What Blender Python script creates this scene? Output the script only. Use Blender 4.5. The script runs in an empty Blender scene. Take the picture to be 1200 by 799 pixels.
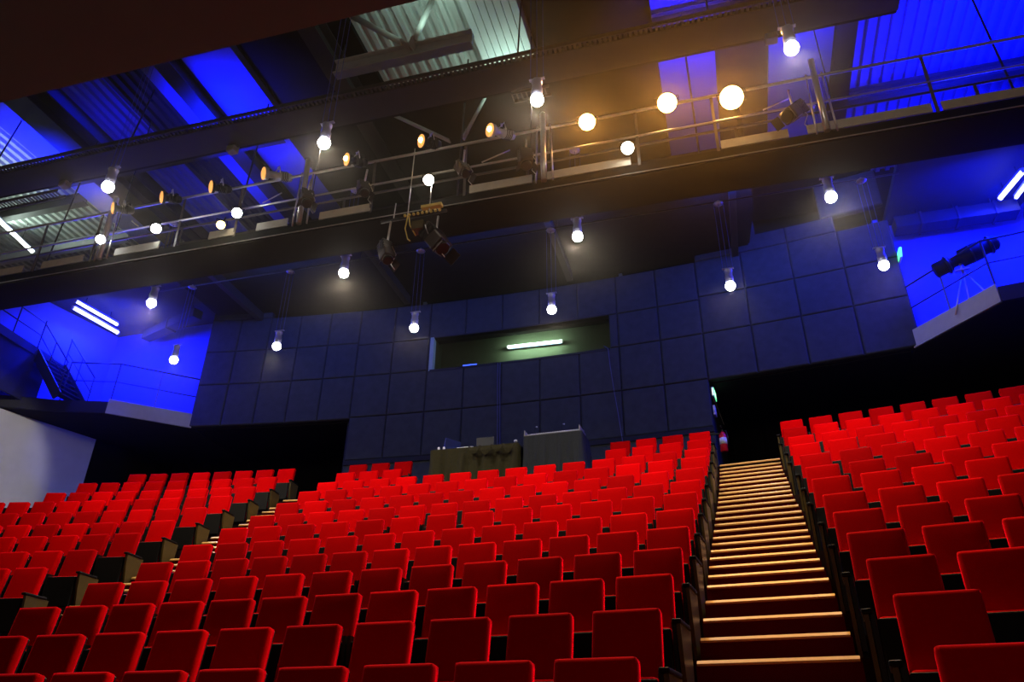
import bpy, bmesh, math, random
from mathutils import Vector, Matrix
random.seed(7)
PI = math.pi
SC = bpy.context.scene
COL = SC.collection
ZO = 1.6                                   # eye height of the camera over the stage floor
OU, OW = -5.328, -36.567                   # centre of the circles the rows are laid out on

# ------------------------------------------------------------------ camera, world, exposure
cd = bpy.data.cameras.new('camera'); cam = bpy.data.objects.new('camera', cd); COL.objects.link(cam)
cd.sensor_fit = 'HORIZONTAL'; cd.sensor_width = 36.0; cd.lens = 896.41 * 36 / 1200
cd.clip_start = 0.05; cd.clip_end = 200
R_ = Vector((0.962313, 0.271592, 0.013853)); U_ = Vector((0.119896, -0.469441, 0.874786)); F_ = Vector((-0.244088, 0.840157, 0.484312))
m = Matrix.Identity(4)
for i in range(3):
    m[i][0] = R_[i]; m[i][1] = U_[i]; m[i][2] = -F_[i]
m[0][3], m[1][3], m[2][3] = 0, 0, ZO
cam.matrix_world = m
SC.camera = cam
SC.view_settings.view_transform = 'Standard'; SC.view_settings.look = 'None'
SC.view_settings.gamma = 1; SC.view_settings.use_curve_mapping = False
SC.view_settings.exposure = 0.0
wd = bpy.data.worlds.new('world'); SC.world = wd; wd.use_nodes = True
wd.node_tree.nodes['Background'].inputs[0].default_value = (0.9, 0.62, 0.5, 1)
wd.node_tree.nodes['Background'].inputs[1].default_value = 0.08

def light(name, kind, loc, energy, color, size=0.3, target=None, spot=None, blend=0.5, size_y=None, spread=None):
    d = bpy.data.lights.new(name, kind); d.energy = energy; d.color = color
    if kind == 'AREA':
        d.size = size
        if size_y: d.shape = 'RECTANGLE'; d.size_y = size_y
        if spread: d.spread = math.radians(spread)
    else: d.shadow_soft_size = size
    if spot: d.spot_size = math.radians(spot); d.spot_blend = blend
    o = bpy.data.objects.new(name, d); COL.objects.link(o)
    o.location = (loc[0], loc[1], loc[2] + ZO)
    if target is not None:
        v = Vector((target[0]-loc[0], target[1]-loc[1], target[2]-loc[2]))
        o.rotation_euler = v.to_track_quat('-Z', 'Y').to_euler()
    return o
BLUE = (0.0, 0.006, 1.0); WARM = (1.0, 0.86, 0.66); GREENW = (0.75, 1.0, 0.86)
# blue floods on the cable gantry washing the roof
for (u, w, z, e, tu, tw) in [(-16.4, 11.5, 13.0, 260, -16.4, 11.7), (-14.2, 11.5, 13.1, 25, -14.2, 11.8), (-11.2, 11.5, 12.9, 330, -11.0, 11.8),
                             (-11.6, 13.6, 13.0, 40, -12.6, 14.4), (0.5, 11.3, 13.0, 150, 0.6, 11.9), (3.0, 11.5, 13.0, 90, 3.0, 12.0),
                             (6.2, 12.6, 12.6, 600, 6.4, 13.4), (6.0, 15.0, 12.6, 160, 6.0, 15.2), (9.5, 13.0, 12.5, 500, 9.0, 13.5)]:
    light('blue_roof_flood', 'AREA', (u, w, z), e * 0.8, BLUE, 0.8, (tu, tw, z + 1.5), spread=115)
# blue fluorescents of the two side niches, plus added fill aimed at their walls
NICHE = [light('blue_niche_light', 'AREA', (-17.7, 15.8, 11.6), 520, BLUE, 0.3, (-17.4, 15.9, 8.0), size_y=1.5),
         light('blue_niche_light', 'AREA', (7.2, 15.8, 11.6), 520, BLUE, 0.3, (7.0, 15.9, 8.0), size_y=1.5)]
light('niche_fill', 'AREA', (-16.4, 15.0, 11.0), 420, BLUE, 1.0, (-17.4, 17.4, 10.0))
light('niche_fill', 'AREA', (6.3, 14.8, 11.0), 420, BLUE, 1.0, (6.6, 17.4, 10.0))
# blue wash down the upper part of the back wall
light('blue_wall_wash', 'AREA', (-10.5, 14.3, 11.6), 75, (0.0, 0.09, 1.0), 3.0, (-10.2, 17.5, 10.6), size_y=0.3)
light('blue_wall_wash', 'AREA', (-4.5, 14.6, 11.6), 50, (0.0, 0.09, 1.0), 5.0, (-4.5, 17.8, 10.6), size_y=0.3)
light('blue_wall_wash', 'AREA', (1.6, 14.5, 11.6), 100, (0.0, 0.07, 1.0), 3.0, (1.4, 17.3, 10.8), size_y=0.3)
light('blue_wall_wash', 'AREA', (3.6, 14.9, 12.6), 50, (0.02, 0.06, 1.0), 1.0, (3.4, 17.0, 12.0), size_y=0.3)
# unseen spots added to brighten the pale side wall and tint it blue
light('side_wall_fill', 'SPOT', (-12.0, 8.6, 8.9), 900, (1.0, 0.93, 0.88), 0.15, (-19.0, 13.6, 6.7), spot=33, blend=0.3)
light('side_wall_blue_fill', 'SPOT', (-7.0, 7.0, 6.9), 1100, (0.01, 0.06, 1.0), 0.2, (-17.8, 16.6, 7.6), spot=12, blend=0.4)
# white fluorescents above the roof steel
light('roof_tube_light', 'AREA', (-20.2, 14.0, 14.0), 45, GREENW, 0.3, (-19.0, 13.6, 15.2), size_y=2.2)
light('roof_tube_light', 'AREA', (-19.6, 12.2, 13.6), 22, GREENW, 0.3, (-18.6, 12.0, 15.2), size_y=1.2)
light('roof_panel_light', 'AREA', (-3.6, 12.2, 13.6), 22, (0.62, 1.0, 0.82), 1.0, (-3.9, 11.8, 14.6), size_y=0.3)
light('roof_panel_light', 'AREA', (-4.9, 9.9, 13.9), 9, (0.62, 1.0, 0.82), 1.0, (-5.2, 10.2, 15.2), size_y=0.3)

# ------------------------------------------------------------------ materials
MATS = {}
def mat(name, col, rough=0.6, metal=0.0, emit=None, es=0.0, noise=0.0, nscale=20.0, sheen=0.0, sheen_tint=None, bump=0.0, spec=0.5, stripes=None):
    if name in MATS: return MATS[name]
    mm = bpy.data.materials.new(name); mm.use_nodes = True; nt = mm.node_tree; b = nt.nodes['Principled BSDF']
    b.inputs['Base Color'].default_value = (*col, 1); b.inputs['Roughness'].default_value = rough; b.inputs['Metallic'].default_value = metal
    b.inputs['Specular IOR Level'].default_value = spec
    if emit: b.inputs['Emission Color'].default_value = (*emit, 1); b.inputs['Emission Strength'].default_value = es
    if sheen: b.inputs['Sheen Weight'].default_value = sheen; b.inputs['Sheen Tint'].default_value = (*(sheen_tint or col), 1); b.inputs['Sheen Roughness'].default_value = 0.35
    if noise or bump:
        tc = nt.nodes.new('ShaderNodeTexCoord'); nz = nt.nodes.new('ShaderNodeTexNoise'); nz.inputs['Scale'].default_value = nscale
        nz.inputs['Detail'].default_value = 4
        nt.links.new(tc.outputs['Object'], nz.inputs['Vector'])
        if noise:
            mx = nt.nodes.new('ShaderNodeMix'); mx.data_type = 'RGBA'
            mx.inputs[6].default_value = (*[c*(1-noise) for c in col], 1); mx.inputs[7].default_value = (*[min(1, c*(1+noise)) for c in col], 1)
            nt.links.new(nz.outputs['Fac'], mx.inputs[0]); nt.links.new(mx.outputs[2], b.inputs['Base Color'])
        if bump:
            bp = nt.nodes.new('ShaderNodeBump'); bp.inputs['Strength'].default_value = bump
            nt.links.new(nz.outputs['Fac'], bp.inputs['Height']); nt.links.new(bp.outputs[0], b.inputs['Normal'])
    MATS[name] = mm
    return mm
M_VELVET = mat('red_velvet', (0.66, 0.0, 0.001), 0.9, noise=0.1, nscale=60, sheen=1.0, sheen_tint=(1, 0.0, 0.02), spec=0.03)
def vary_per_object(mm, lo, hi):
    nt = mm.node_tree; b = nt.nodes['Principled BSDF']; src = b.inputs['Base Color'].links[0].from_socket
    oi = nt.nodes.new('ShaderNodeObjectInfo'); mr = nt.nodes.new('ShaderNodeMapRange'); mr.inputs[3].default_value = lo; mr.inputs[4].default_value = hi
    nt.links.new(oi.outputs['Random'], mr.inputs[0]); hs = nt.nodes.new('ShaderNodeHueSaturation')
    nt.links.new(mr.outputs[0], hs.inputs['Value']); nt.links.new(src, hs.inputs['Color']); nt.links.new(hs.outputs[0], b.inputs['Base Color'])
vary_per_object(M_VELVET, 0.62, 1.12)
M_BLACK = mat('black_shell', (0.004, 0.0035, 0.003), 0.6, noise=0.2, spec=0.2)
M_FRAME = mat('black_metal', (0.006, 0.0055, 0.005), 0.4, 0.2, noise=0.2)
M_OLIVE = mat('varnished_ply', (0.075, 0.052, 0.010), 0.4, noise=0.25, nscale=12)
M_CARPET = mat('dark_red_carpet', (0.115, 0.004, 0.006), 0.95, noise=0.25, nscale=150, spec=0.1)
M_RAKE = mat('rake_floor', (0.02, 0.008, 0.008), 0.9, noise=0.3, nscale=50, spec=0.1)
M_NOSE = mat('oak_nosing', (0.72, 0.40, 0.10), 0.4, noise=0.15, nscale=30)
M_PAD = mat('wall_pad', (0.054, 0.060, 0.066), 0.9, noise=0.3, nscale=5, bump=0.5, spec=0.15)
M_PADGAP = mat('wall_gap', (0.018, 0.018, 0.026), 0.9)
M_CURT = mat('black_curtain', (0.012, 0.010, 0.010), 0.95, noise=0.2, spec=0.05)
M_BLKP = mat('black_paint', (0.010, 0.009, 0.009), 0.9, noise=0.2, nscale=5, spec=0.1)
M_DARK = mat('dark_paint', (0.026, 0.024, 0.020), 0.9, noise=0.2, nscale=5, spec=0.1)
M_SLAB = mat('bounce_tinted_reflector', (0.20, 0.30, 0.34), 0.9, noise=0.05, nscale=3, spec=0.1)  # dark brown slab; teal tint in the colour offsets red bounce light
M_CONC = mat('pale_concrete', (0.62, 0.62, 0.66), 0.8, noise=0.12, nscale=3, bump=0.1)
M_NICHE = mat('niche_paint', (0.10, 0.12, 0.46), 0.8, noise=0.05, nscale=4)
M_GRAIL = mat('gallery_rail_paint', (0.02, 0.02, 0.022), 0.5)
M_NCEIL = mat('niche_ceiling', (0.035, 0.035, 0.04), 0.8, noise=0.1, nscale=4)
M_GREY = mat('grey_fascia', (0.50, 0.50, 0.52), 0.7, noise=0.12, nscale=8)
M_BEIGE = mat('beige_toeboard', (0.60, 0.56, 0.46), 0.6, noise=0.2, nscale=6)
M_STEEL = mat('brushed_steel', (0.75, 0.72, 0.68), 0.3, 0.85, noise=0.05)
M_RAILD = mat('dark_rail', (0.16, 0.14, 0.13), 0.45, 0.6)
M_DECK = mat('light_metal_deck', (0.52, 0.54, 0.52), 0.55, 0.15, noise=0.1, nscale=3)
M_DECKD = mat('dark_metal_deck', (0.022, 0.022, 0.026), 0.6, 0.1, noise=0.1, nscale=3)
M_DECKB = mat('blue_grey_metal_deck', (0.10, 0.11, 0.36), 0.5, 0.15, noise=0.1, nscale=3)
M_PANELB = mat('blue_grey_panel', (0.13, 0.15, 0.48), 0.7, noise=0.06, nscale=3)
M_PANEL = mat('pale_roof_panel', (0.55, 0.56, 0.56), 0.7, noise=0.06, nscale=3)
M_BEAM = mat('dark_steel', (0.035, 0.030, 0.030), 0.6, 0.1, noise=0.2, nscale=4)
M_PALEBEAM = mat('pale_steel', (0.42, 0.42, 0.40), 0.6, 0.1, noise=0.15, nscale=5)
M_BULB = mat('white_bulb', (1, 1, 1), 0.4, emit=(1.0, 0.95, 0.82), es=45)
M_BULBC = mat('cool_bulb', (1, 1, 1), 0.4, emit=(0.92, 0.98, 1.0), es=45)
M_BULBY = mat('yellow_bulb', (1, 0.9, 0.6), 0.4, emit=(1.0, 0.72, 0.25), es=8)
M_BULBW = mat('warm_bulb', (1, 0.8, 0.5), 0.4, emit=(1.0, 0.50, 0.12), es=70)
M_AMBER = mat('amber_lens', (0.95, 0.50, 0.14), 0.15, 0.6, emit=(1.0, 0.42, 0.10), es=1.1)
M_CAN = mat('canister_metal', (0.42, 0.45, 0.72), 0.35, 0.4)
M_CABLE = mat('grey_cable', (0.10, 0.11, 0.22), 0.7)
M_WIRE = mat('dark_wire', (0.09, 0.11, 0.40), 0.8, spec=0.1)
M_TUBEB = mat('blue_tube', (1, 1, 1), 0.4, emit=(0.50, 0.55, 1.0), es=9)
M_TUBEW = mat('white_tube', (1, 1, 1), 0.4, emit=(0.88, 1.0, 0.92), es=6)
M_TUBEG = mat('green_tube', (1, 1, 1), 0.4, emit=(0.62, 1.0, 0.80), es=5)
M_BOOTH = mat('booth_paint', (0.13, 0.14, 0.08), 0.8, noise=0.08, nscale=4)
M_JAMB = mat('pale_jamb', (0.40, 0.52, 0.46), 0.6)
M_CLOTHO = mat('olive_black_cloth', (0.036, 0.033, 0.016), 0.95, noise=0.25, nscale=25, spec=0.1)
M_CLOTHB = mat('slate_black_cloth', (0.027, 0.031, 0.038), 0.95, noise=0.2, nscale=25, spec=0.1)
M_SILVER = mat('silver_plastic', (0.55, 0.57, 0.58), 0.4, 0.4)
M_NAVY = mat('navy_plastic', (0.03, 0.045, 0.10), 0.4)
M_WHITE = mat('white_paint', (0.8, 0.8, 0.8), 0.5)
M_REDX = mat('extinguisher_red', (0.65, 0.01, 0.02), 0.3)
M_EXIT = mat('exit_green', (0.1, 0.7, 0.3), 0.4, emit=(0.12, 0.9, 0.35), es=1.6)
M_EXITW = mat('exit_white', (0.9, 0.95, 0.9), 0.4, emit=(0.8, 1.0, 0.85), es=1.4)
M_LANT = mat('lantern_body', (0.026, 0.012, 0.010), 0.5, 0.2, noise=0.2)
M_GBOX = mat('grey_box', (0.33, 0.31, 0.28), 0.6)
M_YEL = mat('yellow_cable', (0.75, 0.55, 0.12), 0.5)

# ------------------------------------------------------------------ mesh helpers
def W3(u, w, z): return Vector((u, w, z + ZO))
def S3(R, a, z):
    t = math.radians(a); return Vector((OU + R*math.sin(t), OW + R*math.cos(t), z + ZO))
def link(name, bm, m, parent=None, smooth=False, at=None):
    bmesh.ops.recalc_face_normals(bm, faces=bm.faces)
    me = bpy.data.meshes.new(name); 
    if at is not None:
        bmesh.ops.translate(bm, verts=bm.verts, vec=-Vector(at))
    bm.to_mesh(me); bm.free()
    for mm in (m if isinstance(m, (list, tuple)) else [m]): me.materials.append(mm)
    if smooth:
        for p in me.polygons: p.use_smooth = True
    o = bpy.data.objects.new(name, me); COL.objects.link(o)
    if at is not None: o.location = at
    if parent is not None: o.parent = parent
    return o
def box(bm, x0, x1, y0, y1, z0, z1, bev=0.0, seg=2, M=None, mi=0):
    r = bmesh.ops.create_cube(bm, size=1.0)
    vs = r['verts']
    for v in vs: v.co = Vector(((x0+x1)/2 + v.co.x*(x1-x0), (y0+y1)/2 + v.co.y*(y1-y0), (z0+z1)/2 + v.co.z*(z1-z0)))
    fs = list({f for v in vs for f in v.link_faces})
    for f in fs: f.material_index = mi
    if bev:
        es = list({e for v in vs for e in v.link_edges})
        rr = bmesh.ops.bevel(bm, geom=es, offset=bev, segments=seg, affect='EDGES', profile=0.5)
        vs = list({v for f in rr['faces'] for v in f.verts} | {v for v in vs if v.is_valid})
    if M is not None: bmesh.ops.transform(bm, matrix=M, verts=[v for v in vs if v.is_valid])
    return vs
def tube(bm, pts, r, n=8, caps=True, r2=None, mi=0):
    pts = [Vector(p) for p in pts]; rings = []
    for i, p in enumerate(pts):
        if i == 0: d = pts[1]-pts[0]
        elif i == len(pts)-1: d = pts[-1]-pts[-2]
        else: d = (pts[i+1]-pts[i]).normalized() + (pts[i]-pts[i-1]).normalized()
        d.normalize(); a = d.orthogonal().normalized() if i == 0 else (rings_a - d*rings_a.dot(d)).normalized()
        rings_a = a; b = d.cross(a)
        rr = r if r2 is None else r + (r2-r)*i/(len(pts)-1)
        rings.append([bm.verts.new(p + a*rr*math.cos(2*PI*k/n) + b*rr*math.sin(2*PI*k/n)) for k in range(n)])
    for i in range(len(rings)-1):
        for k in range(n):
            f = bm.faces.new((rings[i][k], rings[i][(k+1)%n], rings[i+1][(k+1)%n], rings[i+1][k])); f.material_index = mi; f.smooth = True
    if caps:
        for rg in (rings[0], rings[-1]):
            f = bm.faces.new(rg); f.material_index = mi
def lathe(bm, prof, a, b, n=16, mi=0):
    """revolve (distance along a->b, radius) pairs"""
    a = Vector(a); b = Vector(b); d = (b-a).normalized(); x = d.orthogonal().normalized(); y = d.cross(x); rings = []
    for (t, r) in prof:
        c = a + d*t
        rings.append([bm.verts.new(c + (x*math.cos(2*PI*k/n) + y*math.sin(2*PI*k/n))*max(r, 1e-4)) for k in range(n)])
    for i in range(len(rings)-1):
        for k in range(n):
            f = bm.faces.new((rings[i][k], rings[i][(k+1)%n], rings[i+1][(k+1)%n], rings[i+1][k])); f.material_index = mi; f.smooth = True
    for rg in (rings[0], rings[-1]):
        f = bm.faces.new(rg); f.material_index = mi
def bar(bm, a, b, wd_, h, up=Vector((0, 0, 1)), mi=0):
    a = Vector(a); b = Vector(b); d = (b-a).normalized(); s = d.cross(up)
    if s.length < 1e-4: s = d.orthogonal()
    s.normalize(); t = s.cross(d).normalized(); q = []
    for p in (a, b):
        q.append([bm.verts.new(p + s*i*wd_/2 + t*j*h/2) for i, j in ((-1, -1), (1, -1), (1, 1), (-1, 1))])
    fs = [(q[0][k], q[0][(k+1) % 4], q[1][(k+1) % 4], q[1][k]) for k in range(4)] + [tuple(q[0][::-1]), tuple(q[1])]
    for f in fs: bm.faces.new(f).material_index = mi
def prism(bm, poly, z0, z1, mi=0):
    lo = [bm.verts.new(W3(p[0], p[1], z0)) for p in poly]; hi = [bm.verts.new(W3(p[0], p[1], z1)) for p in poly]
    n = len(poly)
    for k in range(n): bm.faces.new((lo[k], lo[(k+1) % n], hi[(k+1) % n], hi[k])).material_index = mi
    bm.faces.new(lo[::-1]).material_index = mi; bm.faces.new(hi).material_index = mi
def sector(bm, R0, R1, a0, a1, z0, z1, n=None, a0b=None, a1b=None, mi=0):
    """ring sector; a0b/a1b are the end angles at R1 when they differ from those at R0"""
    a0b = a0 if a0b is None else a0b; a1b = a1 if a1b is None else a1b
    n = n or max(1, int(abs(a1-a0)/0.8)); V = []
    for k in range(n+1):
        s = k/n; A = a0+(a1-a0)*s; B = a0b+(a1b-a0b)*s
        V.append([bm.verts.new(S3(R0, A, z0)), bm.verts.new(S3(R1, B, z0)), bm.verts.new(S3(R1, B, z1)), bm.verts.new(S3(R0, A, z1))])
    for k in range(n):
        for j in range(4):
            bm.faces.new((V[k][j], V[k][(j+1) % 4], V[k+1][(j+1) % 4], V[k+1][j])).material_index = mi
    bm.faces.new(V[0]).material_index = mi; bm.faces.new(V[-1][::-1]).material_index = mi
def struct(o): o['kind'] = 'structure'; return o
def thing(name, label, cat, loc, group=None, rotz=0):
    o = bpy.data.objects.new(name, None); COL.objects.link(o); o.location = loc; o.rotation_euler = (0, 0, rotz)
    o.empty_display_size = 0.1
    return tag(o, label, cat, group)
def tag(o, label, cat, group=None):
    o['label'] = label; o['category'] = cat
    if group: o['group'] = group
    return o
def part(name, bm, m, parent, label=None, smooth=False, at=None):
    """world-space bmesh -> child of a thing whose transform is loc only; `at` gives the part its own origin"""
    off = Vector(parent.location)
    p = parent.parent
    while p is not None: off += Vector(p.location); p = p.parent
    bmesh.ops.translate(bm, verts=bm.verts, vec=-off)
    o = link(name, bm, m, parent, smooth)
    if label: o['label'] = label
    return o
ORD = ['', 'first', 'second', 'third', 'fourth', 'fifth', 'sixth', 'seventh', 'eighth', 'ninth', 'tenth', 'eleventh', 'twelfth', 'thirteenth', 'fourteenth', 'fifteenth', 'sixteenth']

# ------------------------------------------------------------------ measured layout: thirteen rows in view
RR = [40.981, 41.944, 42.939, 43.916, 44.909, 45.900, 46.891, 47.849, 48.803, 49.757, 50.717, 51.676, 52.640]
RZ = [0.483, 0.879, 1.301, 1.738, 2.195, 2.674, 3.183, 3.664, 4.179, 4.708, 5.217, 5.762, 6.305]
CR = [6.739, 6.635, 6.502, 6.395, 6.291, 6.186, 6.085, 6.006, 5.934, 5.879, 5.803, 5.724, 5.639]     # right end, centre block
CL = [-1.80, -1.95, -2.109, -2.306, -2.534, -2.742, -2.888, -3.041, -3.165, -3.286, -3.419, -3.491, -3.661]
RL = [8.596, 8.463, 8.333, 8.201, 8.082, 7.972, 7.830, 7.728, 7.637, 7.484, 7.400, 7.273, 7.202]     # left end, right block
LR = [-3.80, -3.95, -4.10, -4.22, -4.357, -4.546, -4.654, -4.784, -4.860, -4.997, -5.058, -5.140, -5.212]  # right end, left block
NC = [11, 11, 12, 12, 13, 13, 13, 14, 14, 14, 14, 15, 15]
H = 1.05; FR = 0.70
FZ = [z-H for z in RZ]; FRR = [r-FR for r in RR]
TOPZ = FZ[12]
def ringR(i): return FRR[i] if i < 13 else FRR[12] + 0.965*(i-12)
def ext(lst, i):
    if i < 0: return lst[0] + (lst[0]-lst[1])*(-i)
    return lst[min(i, 12)]

# ------------------------------------------------------------------ large structure
# stage floor in front of the seating
bm = bmesh.new(); prism(bm, [(-26, -6), (14, -6), (14, 7), (-26, 7)], -1.8, -1.6); struct(link('floor', bm, M_DARK))
AG = 0.20   # aisle margin in degrees
def aL(i): return (ext(LR, i)+AG, ext(CL, i)-AG)
def aR(i): return (ext(CR, i)+AG, ext(RL, i)-0.07)
bm = bmesh.new()
rows = list(range(-3, 13))
def fz(i): return FZ[i] if i >= 0 else FZ[0] - 0.40*(-i)
def fr(i): return FRR[i] if 0 <= i < 13 else (FRR[0] + 0.96*i if i < 0 else 57.2)
for i in rows:
    R0, R1 = fr(i), fr(i+1)
    j = min(i+1, 12); zb = fz(i)-0.75 if i > -3 else -1.6
    for (p, q) in [((-14.0, -14.0), (aL(i)[0], aL(j)[0])), ((aL(i)[1], aL(j)[1]), (aR(i)[0], aR(j)[0])), ((aR(i)[1], aR(j)[1]), (15.5, 15.5))]:
        if i == 12: continue
        sector(bm, R0, R1, p[0], q[0], zb, fz(i), a0b=p[1], a1b=q[1])
sector(bm, fr(12), 57.2, -14, 15.5, TOPZ-0.75, TOPZ)
struct(link('floor', bm, M_RAKE))

# aisle stairs
def stairs(kind, fa, label, first):
    root = thing('aisle_stairs', label, 'stairs', S3(fr(first), sum(fa(first))/2, fz(first)), 'stair aisles')
    for i in range(first, 13):
        n = (2 if i < 5 else 3) if i < 12 else 1
        for k in range(n):
            s0, s1 = k/n, (k+1)/n
            Ra = fr(i) + (fr(i+1)-fr(i))*s0 if i < 12 else fr(12)
            Rb = fr(i) + (fr(i+1)-fr(i))*s1 if i < 12 else fr(12)+0.30
            z = fz(i) + (fz(min(i+1, 12))-fz(i))*s0
            rise = (fz(min(i+1, 12))-fz(i))/n if i < 12 else 0.18
            A = fa(i); B = fa(min(i+1, 12)); A0 = [A[0]+(B[0]-A[0])*s0, A[1]+(B[1]-A[1])*s0]; A1 = [A[0]+(B[0]-A[0])*s1, A[1]+(B[1]-A[1])*s1]
            z1 = z
            if i == 12:
                z1 = z + 0.012; rise = 0
            bm = bmesh.new(); sector(bm, Ra, Rb-0.001, A0[0], A0[1], z-0.74 if i < 12 else z+0.001, z1, n=1, a0b=A1[0], a1b=A1[1])
            st = part('step', bm, M_CARPET, root)
            bm = bmesh.new(); d = 0.015
            pf = [(Ra-0.024, z1-0.024), (Ra-0.026, z1-0.008), (Ra-0.004, z1+0.016), (Ra+0.045, z1+0.016), (Ra+0.045, z1-0.024)]
            q = [[bm.verts.new(S3(pr_, aa, pz_)) for (pr_, pz_) in pf] for aa in (A0[0]+d, A0[1]-d)]
            for j in range(5): bm.faces.new((q[0][j], q[0][(j+1) % 5], q[1][(j+1) % 5], q[1][j]))
            bm.faces.new(q[0]); bm.faces.new(q[1][::-1])
            nb = part('nosing', bm, M_NOSE, root, 'pale oak strip on the step edge' )
            nb.parent = st
    return root
stairs('R', aR, 'wide stair aisle of red carpet with oak nosings, right of the centre block', -1)
stairs('L', aL, 'stair aisle mostly hidden between the left block and centre block', 1)

# back wall: padded panels in frames
bm = bmesh.new()
WR = 54.2
RP = [8.28, 9.53, 10.62, 11.72]
WIN = (-2.27, 3.07, 9.54, 10.54)
def pad(a0, a1, z0, z1):
    g = 0; n = 2
    # frame box behind, padded face in front
    V = []
    sector(bm, WR+0.02, WR+0.14, a0, a1, z0, z1, n=2, mi=1)
    e = 0.035; ed = math.degrees(e/WR)
    for (R, ii) in ((WR+0.02, 0.35), (WR-0.012, 1.0), (WR-0.022, 2.2)):
        V.append([bm.verts.new(S3(R, a, z)) for (a, z) in ((a0+ed*ii*0.6, z0+e*ii*0.5), ((a0+a1)/2, z0+e*ii*0.5), (a1-ed*ii*0.6, z0+e*ii*0.5), (a1-ed*ii*0.6, z1-e*ii*0.5), ((a0+a1)/2, z1-e*ii*0.5), (a0+ed*ii*0.6, z1-e*ii*0.5))])
    for k in range(2):
        for j in range(6): bm.faces.new((V[k][j], V[k][(j+1) % 6], V[k+1][(j+1) % 6], V[k+1][j]))
    bm.faces.new((V[2][0], V[2][1], V[2][4], V[2][5])); bm.faces.new((V[2][1], V[2][2], V[2][3], V[2][4]))
DA = (5.58+4.62)/9
cols = [-4.62 + DA*k for k in range(10)]
left_cols = [-9.65 + (9.65-4.62)/5*k for k in range(6)]
right_cols = [5.58 + (10.55-5.58)/4*k for k in range(5)]
def grid(cs, zs):
    for a, b in zip(cs[:-1], cs[1:]):
        for p, q in zip(zs[:-1], zs[1:]):
            # split around the control-room opening
            if q > WIN[2]+0.01 and p < WIN[3]-0.01 and b > WIN[0] and a < WIN[1]:
                if a < WIN[0]-0.05: pad(a, WIN[0], p, q)
                if b > WIN[1]+0.05: pad(WIN[1], b, p, q)
                continue
            pad(a, b, p, q)
grid(cols, [7.03, 8.28, 9.54]); grid(cols, [9.54, WIN[3], 11.72])
grid(left_cols, [8.24, 9.54, 10.62, 11.72]); grid(right_cols, [8.24, 9.54, 10.62, 11.72])
pad(5.6, 7.3, 11.72, 12.65); grid(right_cols[1:4], [11.72, 12.2]); pad(9.0, 10.55, 12.2, 13.3); pad(left_cols[0], left_cols[2], 11.72, 12.4)
sector(bm, WR+0.0, WR+0.14, -4.62, 5.58, TOPZ, 7.03, mi=0)
sector(bm, WR-0.03, WR, -4.62, 5.58, 6.90, 7.03, mi=1)
struct(link('wall_back', bm, [M_PAD, M_PADGAP]))
# walls and ceilings of the two recesses under the niches, curtain lined
bm = bmesh.new()
for (a0, a1) in ((-14.0, -4.56), (5.52, 15.5)):
    n = 90; prev = None                                  # pleated curtain
    for k in range(n+1):
        a = a0+(a1-a0)*k/n; R = 57.0 + 0.05*math.sin(k*2.3) + 0.03*math.sin(k*0.9)
        c = (bm.verts.new(S3(R, a, TOPZ)), bm.verts.new(S3(R, a, 8.2)))
        if prev: bm.faces.new((prev[0], c[0], c[1], prev[1]))
        prev = c
    sector(bm, 57.12, 57.3, a0, a1, TOPZ, 8.2)
struct(link('wall_rear', bm, M_CURT))
bm = bmesh.new()
sector(bm, WR+0.14, 57.0, -4.72, -4.60, TOPZ, 8.2, n=1); sector(bm, WR+0.14, 57.0, 5.46, 5.56, TOPZ, 8.2, n=1)
struct(link('wall_return', bm, M_PADGAP))
bm = bmesh.new()
sector(bm, WR+0.16, 57.3, -9.45, -4.6, 8.21, 8.35); sector(bm, WR+0.16, 57.3, 5.56, 10.3, 8.21, 8.35)
struct(link('ceiling_recess', bm, M_CURT))
# black ceiling over the rear of the hall
bm = bmesh.new()
prism(bm, [(-14.3, 13.45), (1.35, 13.45), (1.35, 18.4), (-14.3, 18.4)], 11.9, 12.0)
prism(bm, [(1.35, 15.7), (4.6, 15.7), (4.6, 18.4), (1.35, 18.4)], 13.5, 13.6)
prism(bm, [(1.35, 17.8), (1.5, 15.7), (1.36, 13.5), (1.34, 18.3)], 11.95, 13.5)
struct(link('ceiling', bm, M_DARK))
for ub in (-12.9, -8.2, -3.4, 1.0):                        # steel under the black ceiling
    bm = bmesh.new(); bar(bm, W3(ub, 13.6, 11.75), W3(ub, 17.3, 11.75), 0.16, 0.26); struct(link('trim_beam', bm, M_BEAM))
# control room behind the opening
bm = bmesh.new()
sector(bm, 56.0, 56.1, -2.6, 3.4, 9.3, 11.9); sector(bm, WR+0.14, 56.0, -2.6, 3.4, 9.3, 9.45)
sector(bm, WR+0.14, 56.0, -2.7, -2.6, 9.3, 11.9, n=1); sector(bm, WR+0.14, 56.0, 3.4, 3.5, 9.3, 11.9, n=1)
struct(link('wall_booth', bm, M_BOOTH))
bm = bmesh.new(); sector(bm, WR+0.14, 56.0, -2.6, 3.4, 11.5, 11.6); struct(link('ceiling_booth', bm, M_BOOTH))
bm = bmesh.new()
sector(bm, WR-0.03, WR+0.16, -2.30, -2.19, 9.50, 10.56, n=1)
struct(link('window_1', bm, M_JAMB))
bm = bmesh.new(); sector(bm, WR-0.03, WR+0.2, WIN[0], WIN[1], 9.47, 9.54); sector(bm, WR-0.02, WR+0.2, WIN[0], WIN[1], WIN[3], WIN[3]+0.04)
struct(link('window_2', bm, M_PADGAP))
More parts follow.
